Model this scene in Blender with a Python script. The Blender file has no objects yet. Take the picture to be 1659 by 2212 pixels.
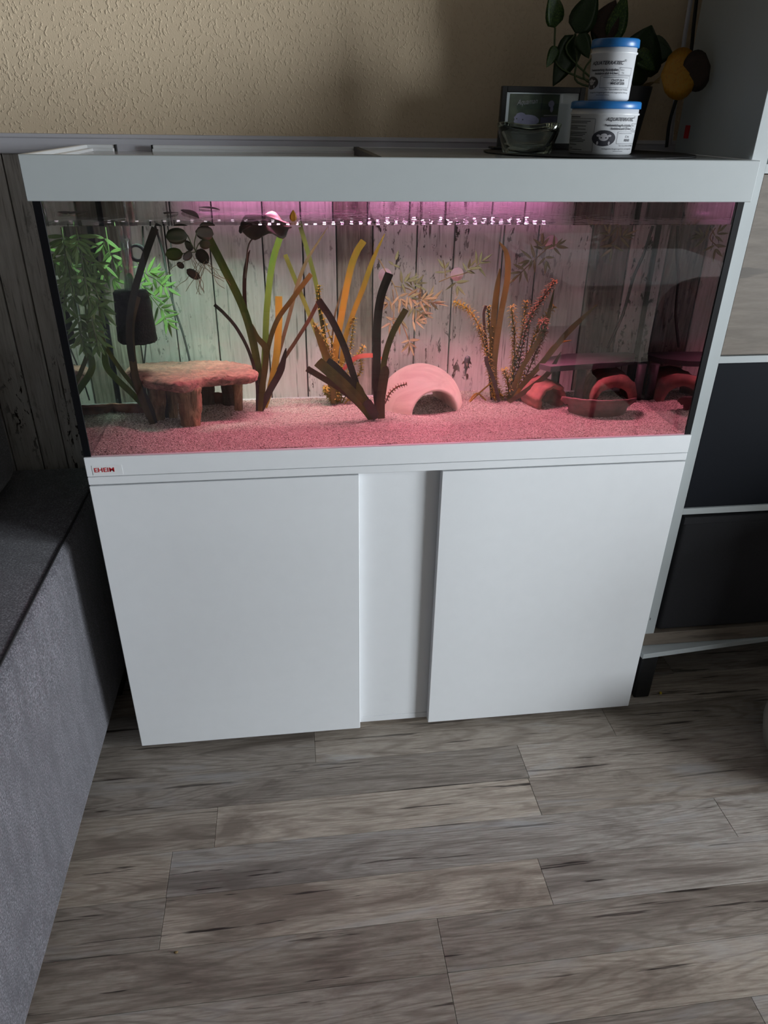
import bpy, bmesh, math, random
import numpy as np
from mathutils import Vector, Matrix, noise

random.seed(7)
rng = np.random.default_rng(7)
S = bpy.context.scene
COL = S.collection

# ------------------------------------------------------------------ camera
F_PX, CX, CY = 1565.62, 829.5, 1106.0
CAM = Vector((0.3981, -1.3003, 1.3392))
cd = bpy.data.cameras.new('camera')
cam = bpy.data.objects.new('camera', cd)
COL.objects.link(cam)
cam.location = CAM
cam.rotation_mode = 'XYZ'
cam.rotation_euler = (1.07024, -0.013367, -0.124444)
cd.sensor_fit = 'VERTICAL'
cd.sensor_height = 24.0
cd.lens = F_PX / 2212 * 24.0
cd.clip_start = 0.02
S.camera = cam
CM = cam.rotation_euler.to_matrix()

# ------------------------------------------------------------------ light
w = bpy.data.worlds.new('daylight')
S.world = w
w.use_nodes = True
w.node_tree.nodes['Background'].inputs[0].default_value = (0.90, 0.94, 1.0, 1)
w.node_tree.nodes['Background'].inputs[1].default_value = 46.0

def area(name, loc, direction, sx, sy, power, color, spread=180, portal=False):
    l = bpy.data.lights.new(name, 'AREA')
    l.shape = 'RECTANGLE'; l.size = sx; l.size_y = sy
    l.energy = power; l.color = color; l.spread = math.radians(spread)
    o = bpy.data.objects.new(name, l); COL.objects.link(o)
    o.location = loc
    o.rotation_euler = Vector(direction).to_track_quat('-Z', 'Y').to_euler()
    if portal:
        l.cycles.is_portal = True
    return o
RX, RY0, RYB, RL, RZ = 5.0, 0.44, -4.4, -1.7, 2.45      # room: right, back, behind camera, left, height
WY0, WY1, WZ0, WZ1 = -3.3, -1.25, 0.20, 2.2              # window opening in the right wall
area('window_daylight', (RX + 0.06, (WY0 + WY1) / 2, (WZ0 + WZ1) / 2), (-1, 0, 0), WZ1 - WZ0, WY1 - WY0, 1.0, (1, 1, 1), portal=True)

S.view_settings.view_transform = 'Standard'
S.view_settings.look = 'None'
S.view_settings.gamma = 1.0
S.view_settings.use_curve_mapping = False
S.view_settings.exposure = 0.0
S.cycles.max_bounces = 16
S.cycles.transparent_max_bounces = 32
S.cycles.transmission_bounces = 10
S.cycles.glossy_bounces = 6
S.cycles.sample_clamp_indirect = 4.0

# ------------------------------------------------------------------ pixel helpers (photo measured on 1659 x 2212)
def ray(px, py):
    return (CM @ Vector(((px - CX) / F_PX, -(py - CY) / F_PX, -1.0))).normalized()
def at(px, py, Y):
    d = ray(px, py); return CAM + d * ((Y - CAM.y) / d.y)
def atz(px, py, Z):
    d = ray(px, py); return CAM + d * ((Z - CAM.z) / d.z)
GY = 0.006                                              # outer face of the front pane
def _bend(px, py):
    d = ray(px, py); P = CAM + d * ((GY - CAM.y) / d.y)
    e = d / 1.33; e.y = math.sqrt(1 - e.x ** 2 - e.z ** 2)
    return P, e
def wet(px, py, Y):                                     # point in the water at depth Y
    P, e = _bend(px, py); q = P + e * ((Y - P.y) / e.y); q.x = min(max(q.x, 0.024), 1.186); return q
def wetz(px, py, Z):
    P, e = _bend(px, py); return P + e * ((Z - P.z) / e.z)

# ------------------------------------------------------------------ materials
def sset(node, name, val):
    if name in node.inputs:
        node.inputs[name].default_value = val
class NT:
    def __init__(self, name):
        self.m = bpy.data.materials.new(name); self.m.use_nodes = True
        self.t = self.m.node_tree; self.n = self.t.nodes; self.l = self.t.links
        self.b = self.n['Principled BSDF']; self.out = self.n['Material Output']
    def add(self, typ, **kw):
        x = self.n.new(typ)
        for k, v in kw.items(): setattr(x, k, v)
        return x
    def link(self, a, b): self.l.new(a, b)
    def coord(self, kind='Object', scale=(1, 1, 1), rand=False):
        tc = self.add('ShaderNodeTexCoord'); mp = self.add('ShaderNodeMapping')
        mp.inputs['Scale'].default_value = scale
        self.link(tc.outputs[kind], mp.inputs['Vector'])
        if rand:
            oi = self.add('ShaderNodeObjectInfo')
            mu = self.add('ShaderNodeMath', operation='MULTIPLY'); mu.inputs[1].default_value = 57.0
            self.link(oi.outputs['Random'], mu.inputs[0])
            cx = self.add('ShaderNodeCombineXYZ')
            for i in range(3): self.link(mu.outputs[0], cx.inputs[i])
            self.link(cx.outputs[0], mp.inputs['Location'])
        return mp.outputs[0]
    def noise(self, vec, scale, detail=4, rough=0.55, dist=0.0):
        x = self.add('ShaderNodeTexNoise')
        x.inputs['Scale'].default_value = scale; x.inputs['Detail'].default_value = detail
        x.inputs['Roughness'].default_value = rough; x.inputs['Distortion'].default_value = dist
        self.link(vec, x.inputs['Vector']); return x.outputs[0]
    def ramp(self, fac, stops):
        r = self.add('ShaderNodeValToRGB')
        e = r.color_ramp.elements
        while len(e) < len(stops): e.new(0.5)
        for i, (p, c) in enumerate(stops):
            e[i].position = p; e[i].color = (*c, 1) if len(c) == 3 else c
        self.link(fac, r.inputs[0]); return r.outputs[0]
    def mix(self, fac, a, b, mode='MIX'):
        x = self.add('ShaderNodeMix', data_type='RGBA', blend_type=mode)
        for s, v in ((0, fac), (6, a), (7, b)):
            if isinstance(v, (int, float)): x.inputs[s].default_value = v
            elif isinstance(v, tuple): x.inputs[s].default_value = (*v, 1)
            else: self.link(v, x.inputs[s])
        return x.outputs[2]
    def bump(self, h, strength, dist=0.002):
        x = self.add('ShaderNodeBump'); x.inputs['Strength'].default_value = strength
        x.inputs['Distance'].default_value = dist
        self.link(h, x.inputs['Height']); self.link(x.outputs[0], self.b.inputs['Normal']); return x
    def base(self, c):
        if isinstance(c, tuple): self.b.inputs['Base Color'].default_value = (*c, 1)
        else: self.link(c, self.b.inputs['Base Color'])
def plain(name, col, rough=0.5, metal=0.0, spec=0.5, vary=0.06, vscale=8, bump=0, bscale=200):
    t = NT(name); v = t.coord()
    n = t.noise(v, vscale)
    lo = tuple(c * (1 - vary) for c in col); hi = tuple(min(1, c * (1 + vary)) for c in col)
    t.base(t.ramp(n, [(0.3, lo), (0.7, hi)]))
    sset(t.b, 'Roughness', rough); sset(t.b, 'Metallic', metal); sset(t.b, 'Specular IOR Level', spec)
    if bump: t.bump(t.noise(v, bscale, 3), bump, 0.001)
    return t.m
M = {}
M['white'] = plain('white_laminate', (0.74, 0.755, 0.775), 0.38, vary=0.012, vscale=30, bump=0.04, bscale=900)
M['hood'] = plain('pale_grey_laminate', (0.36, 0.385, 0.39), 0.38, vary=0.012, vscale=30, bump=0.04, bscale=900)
M['white_gloss'] = plain('white_plastic', (0.72, 0.73, 0.74), 0.28, vary=0.01)
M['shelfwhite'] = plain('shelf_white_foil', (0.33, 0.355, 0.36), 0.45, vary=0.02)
M['black'] = plain('black_plastic', (0.008, 0.008, 0.009), 0.45, vary=0.1)
M['silicone'] = plain('black_silicone', (0.004, 0.004, 0.005), 0.5, spec=0.12, vary=0.1)
M['cable'] = plain('black_cable', (0.008, 0.009, 0.008), 0.5)
M['boxblack'] = plain('blue_black_panel', (0.004, 0.005, 0.008), 0.7, spec=0.1, vary=0.05)
M['red'] = plain('red_print', (0.42, 0.012, 0.018), 0.4)
M['ink'] = plain('black_ink', (0.012, 0.012, 0.02), 0.6)
M['tub'] = plain('white_tub_plastic', (0.52, 0.53, 0.55), 0.35, vary=0.01)
M['blue'] = plain('blue_lid_plastic', (0.008, 0.11, 0.32), 0.35, vary=0.03)
M['yellow'] = plain('yellow_plastic', (0.6, 0.45, 0.03), 0.4)
M['pot'] = plain('dark_grey_pot', (0.025, 0.024, 0.026), 0.5, vary=0.1)
M['soil'] = plain('soil', (0.02, 0.014, 0.01), 0.9, vary=0.4, vscale=80)
M['paper'] = plain('white_card', (0.66, 0.68, 0.71), 0.7, vary=0.01)
M['lilac'] = plain('lilac_print', (0.26, 0.24, 0.36), 0.6, vary=0.2, vscale=60)
M['lilacdark'] = plain('dark_lilac_print', (0.10, 0.09, 0.16), 0.6, vary=0.3, vscale=60)
M['printgreen'] = plain('dark_green_print', (0.035, 0.05, 0.025), 0.6, vary=0.6, vscale=50)
M['printgrey'] = plain('grey_print', (0.30, 0.29, 0.31), 0.6, vary=0.1)
M['inner'] = plain('grey_cover_sheet', (0.30, 0.31, 0.31), 0.16, vary=0.02)
M['stem'] = plain('green_stem', (0.05, 0.075, 0.02), 0.5, vary=0.2)
M['straw'] = plain('straw_stem', (0.20, 0.13, 0.05), 0.6, vary=0.2)
M['root'] = plain('pale_root', (0.16, 0.11, 0.06), 0.7)
M['cup'] = plain('pink_suction_cup', (0.85, 0.62, 0.66), 0.35, vary=0.02)
M['sponge'] = plain('black_sponge', (0.010, 0.009, 0.008), 0.95, spec=0.05, vary=0.5, vscale=150, bump=1.0, bscale=260)
M['fish'] = plain('black_fish_skin', (0.012, 0.010, 0.012), 0.5, vary=0.3)
M['slate'] = plain('dark_slate', (0.022, 0.019, 0.023), 0.6, vary=0.3, vscale=60, bump=0.4, bscale=120)
M['coco'] = plain('dark_shell', (0.075, 0.035, 0.03), 0.7, vary=0.4, vscale=60, bump=0.5, bscale=150)
M['terra'] = plain('terracotta_bark', (0.13, 0.05, 0.036), 0.85, vary=0.35, vscale=60, bump=0.8, bscale=110)
M['fabricbox'] = plain('charcoal_fabric', (0.016, 0.016, 0.018), 0.9, spec=0.2, vary=0.15, vscale=500, bump=0.3, bscale=1200)
M['trim'] = plain('lilac_white_rail', (0.52, 0.51, 0.55), 0.45, vary=0.02)
M['ceiling'] = plain('darkened_ceiling_paint', (0.13, 0.127, 0.12), 0.9)  # ceiling colour darkened to hold down the bounce light
M['room'] = plain('darkened_room_paint', (0.075, 0.066, 0.055), 0.9, vary=0.03)  # unseen walls, colour darkened so they throw back less light
M['frame'] = plain('black_frame', (0.006, 0.006, 0.006), 0.35)
M['tablewhite'] = plain('white_table_top', (0.75, 0.75, 0.76), 0.4)
M['pale'] = plain('pale_beige_plastic', (0.30, 0.28, 0.24), 0.6)

def ingrain():
    t = NT('cream_ingrain_wallpaper'); v = t.coord(scale=(1, 1, 0.75))
    a = t.noise(v, 170, 2, 0.5, 0.2); b = t.noise(v, 420, 2)
    c = t.noise(v, 2.0, 2)
    t.base(t.ramp(c, [(0.3, (0.61, 0.485, 0.34)), (0.7, (0.65, 0.52, 0.37))]))
    r = t.ramp(a, [(0.54, (0, 0, 0)), (0.66, (1, 1, 1))])
    t.bump(t.mix(0.25, r, b), 0.7, 0.0016)
    sset(t.b, 'Roughness', 0.85); sset(t.b, 'Specular IOR Level', 0.2); return t.m
M['ingrain'] = ingrain()

def weathered(name, dark=False):
    t = NT(name); v = t.coord(rand=True, scale=(1, 1, 1))
    vs = t.coord(rand=True, scale=(1, 1, 0.06))
    vm = t.coord(rand=True, scale=(1, 1, 0.35))
    fine = t.noise(vs, 170, 5, 0.65)
    blot = t.noise(vm, 9, 4, 0.6)
    chips = t.noise(vm, 75, 4, 0.7, 0.5)
    mask = t.noise(vm, 5, 2)
    if dark:
        col = t.ramp(fine, [(0.28, (0.05, 0.04, 0.032)), (0.5, (0.17, 0.14, 0.115)), (0.72, (0.33, 0.29, 0.25))])
        col = t.mix(t.ramp(blot, [(0.45, (0, 0, 0)), (0.75, (0.5, 0.5, 0.5))]), col, (0.42, 0.39, 0.35))
    else:
        col = t.ramp(fine, [(0.27, (0.22, 0.19, 0.165)), (0.41, (0.58, 0.55, 0.52)), (0.62, (0.74, 0.71, 0.68))])
        col = t.mix(t.ramp(blot, [(0.35, (0, 0, 0)), (0.8, (0.55, 0.55, 0.55))]), col, (0.47, 0.43, 0.39))
    pm = t.mix(1.0, t.ramp(chips, [(0.57, (0, 0, 0)), (0.61, (1, 1, 1))]), t.ramp(mask, [(0.46, (0.0, 0.0, 0.0)), (0.58, (1, 1, 1))]), 'MULTIPLY')
    col = t.mix(pm, col, (0.035, 0.022, 0.017))
    crack = t.noise(vs, 60, 3, 0.5)
    col = t.mix(t.ramp(crack, [(0.64, (0, 0, 0)), (0.68, (0.85, 0.85, 0.85))]), col, (0.06, 0.045, 0.035))
    t.base(col); t.bump(fine, 0.25, 0.001)
    sset(t.b, 'Roughness', 0.7); sset(t.b, 'Specular IOR Level', 0.25); return t.m
M['plank'] = weathered('weathered_white_plank'); M['plankdark'] = weathered('weathered_brown_plank', True)

def oak():
    t = NT('grey_oak_laminate')
    v = t.coord(rand=True, scale=(0.07, 1, 1)); v2 = t.coord(rand=True, scale=(0.20, 1, 1))
    vc = t.coord(rand=True, scale=(0.04, 1, 1)); vk = t.coord(rand=True, scale=(0.5, 1, 1))
    g = t.noise(v, 260, 5, 0.7, 0.2); b = t.noise(v2, 13, 5, 0.62, 0.9); c = t.noise(vc, 62, 4, 0.6, 0.3)
    n1 = t.noise(t.coord(rand=True, scale=(0.07, 1, 1)), 9, 2, 0.5, 0.25)
    mu = t.add('ShaderNodeMath', operation='MULTIPLY'); mu.inputs[1].default_value = 190.0; t.link(n1, mu.inputs[0])
    sn = t.add('ShaderNodeMath', operation='SINE'); t.link(mu.outputs[0], sn.inputs[0])
    hf = t.add('ShaderNodeMath', operation='MULTIPLY_ADD'); hf.inputs[1].default_value = 0.5; hf.inputs[2].default_value = 0.5; t.link(sn.outputs[0], hf.inputs[0])
    col = t.ramp(g, [(0.25, (0.21, 0.177, 0.150)), (0.5, (0.36, 0.317, 0.274)), (0.75, (0.50, 0.452, 0.40))])
    col = t.mix(t.ramp(hf.outputs[0], [(0.0, (0.42, 0.42, 0.42)), (0.30, (0, 0, 0))]), col, (0.15, 0.122, 0.10))
    col = t.mix(t.ramp(b, [(0.34, (0.80, 0.80, 0.80)), (0.50, (0, 0, 0))]), col, (0.135, 0.108, 0.090))
    col = t.mix(t.ramp(b, [(0.56, (0, 0, 0)), (0.72, (0.55, 0.55, 0.55))]), col, (0.42, 0.425, 0.44))
    oi = t.add('ShaderNodeObjectInfo')
    tone = t.ramp(oi.outputs['Random'], [(0.0, (0.74, 0.73, 0.73)), (0.3, (1.06, 1.02, 0.97)), (0.6, (0.90, 0.92, 0.96)), (1.0, (1.28, 1.23, 1.17))])
    col = t.mix(1.0, col, tone, 'MULTIPLY')
    cm = t.mix(1.0, t.ramp(c, [(0.625, (0, 0, 0)), (0.655, (1, 1, 1))]), t.ramp(b, [(0.42, (1, 1, 1)), (0.60, (0.6, 0.6, 0.6))]), 'MULTIPLY')
    col = t.mix(cm, col, (0.035, 0.026, 0.022))
    vo = t.add('ShaderNodeTexVoronoi'); vo.inputs['Scale'].default_value = 4.4; t.link(vk, vo.inputs['Vector'])
    knot = t.ramp(vo.outputs['Distance'], [(0.0, (1, 1, 1)), (0.03, (0.85, 0.85, 0.85)), (0.045, (0.25, 0.25, 0.25)), (0.10, (0, 0, 0))])
    col = t.mix(knot, col, (0.075, 0.055, 0.045))
    t.base(col); t.bump(g, 0.12, 0.001)
    sset(t.b, 'Roughness', 0.5); sset(t.b, 'Specular IOR Level', 0.3); return t.m
M['oak'] = oak()
def lightoak():
    t = NT('light_oak_veneer'); v = t.coord(scale=(0.12, 1, 1)); g = t.noise(v, 90, 5, 0.65, 0.4); c = t.noise(t.coord(scale=(0.1, 1, 1)), 45, 3, 0.5, 0.3)
    col = t.ramp(g, [(0.3, (0.085, 0.066, 0.050)), (0.7, (0.14, 0.113, 0.088))])
    col = t.mix(t.ramp(c, [(0.63, (0, 0, 0)), (0.68, (0.6, 0.6, 0.6))]), col, (0.035, 0.026, 0.02))
    t.base(col); sset(t.b, 'Roughness', 0.6); return t.m
M['lightoak'] = lightoak()
def fabric():
    t = NT('grey_woven_fabric'); v = t.coord()
    f = t.noise(v, 300, 3, 0.85); s = t.noise(t.coord(scale=(1, 1, 0.3)), 34, 5, 0.7)
    col = t.ramp(f, [(0.30, (0.012, 0.011, 0.015)), (0.50, (0.095, 0.093, 0.107)), (0.72, (0.33, 0.325, 0.36))])
    col = t.mix(t.ramp(s, [(0.35, (0.55, 0.55, 0.55)), (0.6, (0, 0, 0))]), col, (0.05, 0.048, 0.057))
    t.base(col); t.bump(f, 0.5, 0.001)
    sset(t.b, 'Roughness', 0.95); sset(t.b, 'Specular IOR Level', 0.15)
    sset(t.b, 'Sheen Weight', 0.25); return t.m
M['fabric'] = fabric()

def leafy(name, cols, rough=0.45, trans=0.45, scale=40, axis=(1, 1, 1)):
    t = NT(name); v = t.coord(scale=axis, rand=True); n = t.noise(v, scale, 4, 0.6)
    k = len(cols); stops = [(0.3 + 0.4 * i / max(1, k - 1), c) for i, c in enumerate(cols)]
    col = t.ramp(n, stops); t.base(col); sset(t.b, 'Roughness', rough)
    tr = t.add('ShaderNodeBsdfTranslucent'); t.link(col, tr.inputs[0])
    mx = t.add('ShaderNodeMixShader'); mx.inputs[0].default_value = trans
    t.link(t.b.outputs[0], mx.inputs[1]); t.link(tr.outputs[0], mx.inputs[2]); t.link(mx.outputs[0], t.out.inputs[0])
    return t.m
BA = (1, 1, 0.25)
M['b_green'] = leafy('green_blade', [(0.030, 0.060, 0.005), (0.060, 0.102, 0.009), (0.090, 0.120, 0.012)], axis=BA)
M['b_olive'] = leafy('olive_blade', [(0.045, 0.055, 0.007), (0.075, 0.080, 0.010), (0.10, 0.088, 0.012)], axis=BA)
M['b_orange'] = leafy('orange_blade', [(0.12, 0.085, 0.008), (0.19, 0.125, 0.010), (0.24, 0.14, 0.014)], axis=BA)
M['b_dark'] = leafy('dark_blade', [(0.0054, 0.0054, 0.0018), (0.0120, 0.0096, 0.0030), (0.0180, 0.0090, 0.0036)], axis=BA, trans=0.25)
M['b_brown'] = leafy('brown_blade', [(0.035, 0.022, 0.008), (0.06, 0.038, 0.014), (0.085, 0.05, 0.02)], axis=BA)
M['bam_green'] = leafy('green_bamboo_leaf', [(0.058, 0.124, 0.026), (0.115, 0.198, 0.050), (0.165, 0.231, 0.083)], trans=0.35)
M['bam_tan'] = leafy('tan_bamboo_leaf', [(0.12, 0.12, 0.05), (0.25, 0.24, 0.11), (0.44, 0.42, 0.26)], trans=0.3, scale=25)
M['elodea'] = leafy('olive_waterweed', [(0.12, 0.115, 0.012), (0.22, 0.19, 0.02), (0.34, 0.26, 0.04)], trans=0.35)
M['elodea_red'] = leafy('reddish_waterweed', [(0.05, 0.028, 0.008), (0.10, 0.06, 0.018), (0.15, 0.085, 0.03)], trans=0.35)
M['float'] = leafy('floating_leaf', [(0.012, 0.018, 0.005), (0.025, 0.032, 0.008), (0.045, 0.042, 0.014)], trans=0.15, scale=70)
M['floatdark'] = leafy('decayed_floating_leaf', [(0.012, 0.012, 0.006), (0.03, 0.02, 0.01), (0.05, 0.03, 0.015)], trans=0.15)
M['pothos'] = leafy('variegated_green_leaf', [(0.012, 0.035, 0.006), (0.03, 0.07, 0.012), (0.12, 0.19, 0.03)], rough=0.35, trans=0.3, scale=22)
M['pothosdark'] = leafy('deep_green_leaf', [(0.01, 0.025, 0.006), (0.018, 0.04, 0.008), (0.03, 0.06, 0.012)], rough=0.35, trans=0.25)
M['pothosorange'] = leafy('orange_leaf', [(0.40, 0.17, 0.012), (0.52, 0.24, 0.015), (0.45, 0.26, 0.03)], rough=0.4, trans=0.4, scale=15)
M['deadleaf'] = leafy('withered_leaf', [(0.014, 0.008, 0.005), (0.03, 0.015, 0.008), (0.05, 0.02, 0.01)], rough=0.8, trans=0.1)
M['coral'] = leafy('orange_red_leaf', [(0.228, 0.060, 0.036), (0.300, 0.096, 0.060), (0.330, 0.132, 0.084)], trans=0.4)

def bark(name, cols, sc=(1, 1, 0.18)):
    t = NT(name); v = t.coord(scale=sc); n = t.noise(v, 85, 5, 0.7, 0.8); b = t.noise(t.coord(), 25, 3)
    col = t.ramp(n, [(0.3, cols[0]), (0.52, cols[1]), (0.72, cols[2])])
    col = t.mix(t.ramp(b, [(0.4, (0.4, 0.4, 0.4)), (0.6, (0, 0, 0))]), col, cols[0])
    t.base(col); t.bump(n, 1.0, 0.006); sset(t.b, 'Roughness', 0.9); return t.m
M['bark'] = bark('brown_bark', [(0.05, 0.03, 0.015), (0.19, 0.12, 0.06), (0.34, 0.23, 0.13)])
M['barktop'] = bark('flaky_bark', [(0.05, 0.022, 0.016), (0.25, 0.12, 0.09), (0.46, 0.25, 0.19)], (0.5, 1, 1))
M['barkdark'] = bark('shaded_bark', [(0.02, 0.014, 0.01), (0.05, 0.035, 0.025), (0.09, 0.06, 0.045)])
def ceramic():
    t = NT('glazed_cream_ceramic'); v = t.coord(scale=(1, 1, 1)); n = t.noise(t.coord(scale=(0.35, 1, 1)), 22, 4, 0.6, 1.0)
    t.base(t.ramp(n, [(0.35, (0.52, 0.42, 0.36)), (0.55, (0.66, 0.57, 0.48)), (0.75, (0.70, 0.60, 0.53))]))
    t.bump(t.noise(v, 160, 3), 0.15, 0.001); sset(t.b, 'Roughness', 0.6); return t.m
M['ceramic'] = ceramic()
def sandm():
    t = NT('quartz_sand'); a = t.add('ShaderNodeAttribute'); a.attribute_name = 'tint'
    t.base(a.outputs['Color']); sset(t.b, 'Roughness', 0.6); return t.m
M['sand'] = sandm()
def sandbase():
    t = NT('sand_bed'); v = t.coord(); vo = t.add('ShaderNodeTexVoronoi'); vo.inputs['Scale'].default_value = 330; t.link(v, vo.inputs['Vector'])
    t.base(t.ramp(vo.outputs['Color'], [(0.15, (0.10, 0.08, 0.065)), (0.5, (0.34, 0.29, 0.25)), (0.9, (0.50, 0.45, 0.40))]))
    t.bump(vo.outputs['Distance'], 1.0, 0.003); sset(t.b, 'Roughness', 0.7); return t.m
M['sandbase'] = sandbase()
def schlick(t, r0):
    lw = t.add('ShaderNodeLayerWeight'); lw.inputs[0].default_value = 0.5
    pw = t.add('ShaderNodeMath', operation='POWER'); pw.inputs[1].default_value = 5.0; t.link(lw.outputs['Facing'], pw.inputs[0])
    ma = t.add('ShaderNodeMath', operation='MULTIPLY_ADD'); ma.inputs[1].default_value = 1 - r0; ma.inputs[2].default_value = r0
    t.link(pw.outputs[0], ma.inputs[0]); return ma.outputs[0]
def thin_glass(name, refl=None, tint=(0.97, 0.985, 0.98)):
    t = NT(name); t.n.remove(t.b)
    tr = t.add('ShaderNodeBsdfTransparent'); tr.inputs[0].default_value = (*tint, 1)
    gl = t.add('ShaderNodeBsdfGlossy'); gl.inputs['Roughness'].default_value = 0.0
    mx = t.add('ShaderNodeMixShader')
    if refl is None:
        t.link(schlick(t, 0.04), mx.inputs[0])
    else: mx.inputs[0].default_value = refl
    t.link(tr.outputs[0], mx.inputs[1]); t.link(gl.outputs[0], mx.inputs[2]); t.link(mx.outputs[0], t.out.inputs[0])
    return t.m
M['glass'] = thin_glass('clear_glass'); M['glass_side'] = thin_glass('inner_reflecting_glass', 0.80, (0.6, 0.7, 0.66))
M['clear'] = thin_glass('glass_inner_face', 0.0, (1, 1, 1)); M['tube'] = thin_glass('clear_plastic_tube', 0.30, (0.80, 0.84, 0.83))
def watergl():
    t = NT('water_behind_glass'); t.n.remove(t.b); g = t.add('ShaderNodeBsdfGlass'); g.inputs['IOR'].default_value = 1.33
    g.inputs['Roughness'].default_value = 0.0; g.inputs[0].default_value = (0.97, 0.985, 0.98, 1)
    gl = t.add('ShaderNodeBsdfGlossy'); gl.inputs['Roughness'].default_value = 0.0; mx = t.add('ShaderNodeMixShader'); mx.inputs[0].default_value = 0.04
    t.link(g.outputs[0], mx.inputs[1]); t.link(gl.outputs[0], mx.inputs[2]); t.link(mx.outputs[0], t.out.inputs[0]); return t.m
M['waterglass'] = watergl()
def watertop():
    t = NT('water_surface'); t.n.remove(t.b); tr = t.add('ShaderNodeBsdfTransparent'); gl = t.add('ShaderNodeBsdfGlossy'); gl.inputs['Roughness'].default_value = 0.02
    mx = t.add('ShaderNodeMixShader')
    t.link(schlick(t, 0.02), mx.inputs[0]); t.link(tr.outputs[0], mx.inputs[1]); t.link(gl.outputs[0], mx.inputs[2]); t.link(mx.outputs[0], t.out.inputs[0]); return t.m
M['watertop'] = watertop()
def bowlglass():
    t = NT('thick_bowl_glass'); t.n.remove(t.b); g = t.add('ShaderNodeBsdfGlass'); g.inputs['IOR'].default_value = 1.5; g.inputs[0].default_value = (0.94, 0.97, 0.95, 1)
    g.inputs['Roughness'].default_value = 0.0; t.link(g.outputs[0], t.out.inputs[0]); return t.m
M['bowlglass'] = bowlglass()
def emit(name, col, s):
    t = NT(name); t.n.remove(t.b); e = t.add('ShaderNodeEmission'); e.inputs[0].default_value = (*col, 1); e.inputs[1].default_value = s; t.link(e.outputs[0], t.out.inputs[0]); return t.m
M['led'] = emit('pink_led_emitter', (1.0, 0.50, 0.86), 34.0)
M['ledw'] = emit('white_led_emitter', (1.0, 0.85, 0.95), 2.0)

# ------------------------------------------------------------------ mesh helpers
def tag(o, label, cat, group=None, kind=None):
    o['label'] = label; o['category'] = cat
    if group: o['group'] = group
    if kind: o['kind'] = kind
    return o
def struct(o): o['kind'] = 'structure'; return o
def empty(name, loc=(0, 0, 0)):
    o = bpy.data.objects.new(name, None); COL.objects.link(o); o.location = loc; o.empty_display_size = 0.05; return o
def link(name, me, mat, parent=None, smooth=False):
    o = bpy.data.objects.new(name, me); COL.objects.link(o)
    if mat is not None and not me.materials:
        for x in (mat if isinstance(mat, (list, tuple)) else [mat]): me.materials.append(M[x])
    if smooth: me.polygons.foreach_set('use_smooth', [True] * len(me.polygons))
    if parent is not None:
        o.parent = parent
        o.matrix_parent_inverse = Matrix.Translation(world_loc(parent)).inverted()
    return o
def world_loc(o):
    return Vector(o.location) if o.parent is None else Vector(o.get('_wl', (0, 0, 0)))
def mk(name, verts, faces, mat, parent=None, smooth=False):
    me = bpy.data.meshes.new(name); me.from_pydata([tuple(v) for v in verts], [], faces); me.update()
    return link(name, me, mat, parent, smooth)
def bm_out(name, bm, mat, parent=None, smooth=False):
    bmesh.ops.recalc_face_normals(bm, faces=bm.faces)
    me = bpy.data.meshes.new(name); bm.to_mesh(me); bm.free(); return link(name, me, mat, parent, smooth)
def bx(bm, x0, x1, y0, y1, z0, z1, bev=0.0, seg=1):
    r = bmesh.ops.create_cube(bm, size=1)
    vs = r['verts']
    for v in vs: v.co = Vector((x0 + (v.co.x + .5) * (x1 - x0), y0 + (v.co.y + .5) * (y1 - y0), z0 + (v.co.z + .5) * (z1 - z0)))
    if bev:
        es = list({e for v in vs for e in v.link_edges})
        bmesh.ops.bevel(bm, geom=es, offset=bev, segments=seg, profile=0.5, affect='EDGES')
def box(name, x0, x1, y0, y1, z0, z1, mat, parent=None, bev=0.0, seg=1, smooth=False):
    bm = bmesh.new(); bx(bm, x0, x1, y0, y1, z0, z1, bev, seg); return bm_out(name, bm, mat, parent, smooth)
def cbox(name, x0, x1, y0, y1, z0, z1, mat, bev=0.001, seg=1):     # a box whose origin is its own centre
    c = Vector(((x0 + x1) / 2, (y0 + y1) / 2, (z0 + z1) / 2)); h = Vector(((x1 - x0) / 2, (y1 - y0) / 2, (z1 - z0) / 2))
    bm = bmesh.new(); bx(bm, -h.x, h.x, -h.y, h.y, -h.z, h.z, bev, seg)
    bmesh.ops.recalc_face_normals(bm, faces=bm.faces); me = bpy.data.meshes.new(name); bm.to_mesh(me); bm.free()
    o = bpy.data.objects.new(name, me); COL.objects.link(o); me.materials.append(M[mat]); o.location = c; return o
def spline(pts, sub=5):
    P = [Vector(p) for p in pts]
    if len(P) < 3: return [P[0].lerp(P[1], i / sub) for i in range(sub + 1)]
    Q = [2 * P[0] - P[1]] + P + [2 * P[-1] - P[-2]]; out = []
    for i in range(1, len(Q) - 2):
        for k in range(sub):
            t = k / sub; a, b, c, d = Q[i - 1:i + 3]
            out.append(0.5 * ((2 * b) + (c - a) * t + (2 * a - 5 * b + 4 * c - d) * t * t + (3 * b - a - 3 * c + d) * t ** 3))
    out.append(P[-1]); return out
def tube_geo(path, rad, n=6):
    V, Fc = [], []; k = len(path)
    for i, p in enumerate(path):
        t = (path[min(i + 1, k - 1)] - path[max(i - 1, 0)]).normalized()
        u = t.cross(Vector((0.13, 1, 0.21))).normalized(); v = t.cross(u)
        r = rad(i / (k - 1)) if callable(rad) else rad
        for j in range(n):
            a = 2 * math.pi * j / n; V.append(p + r * (math.cos(a) * u + math.sin(a) * v))
    for i in range(k - 1):
        for j in range(n): Fc.append((i * n + j, i * n + (j + 1) % n, (i + 1) * n + (j + 1) % n, (i + 1) * n + j))
    Fc.append(tuple(range(n))[::-1]); Fc.append(tuple((k - 1) * n + j for j in range(n)))
    return V, Fc
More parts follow.
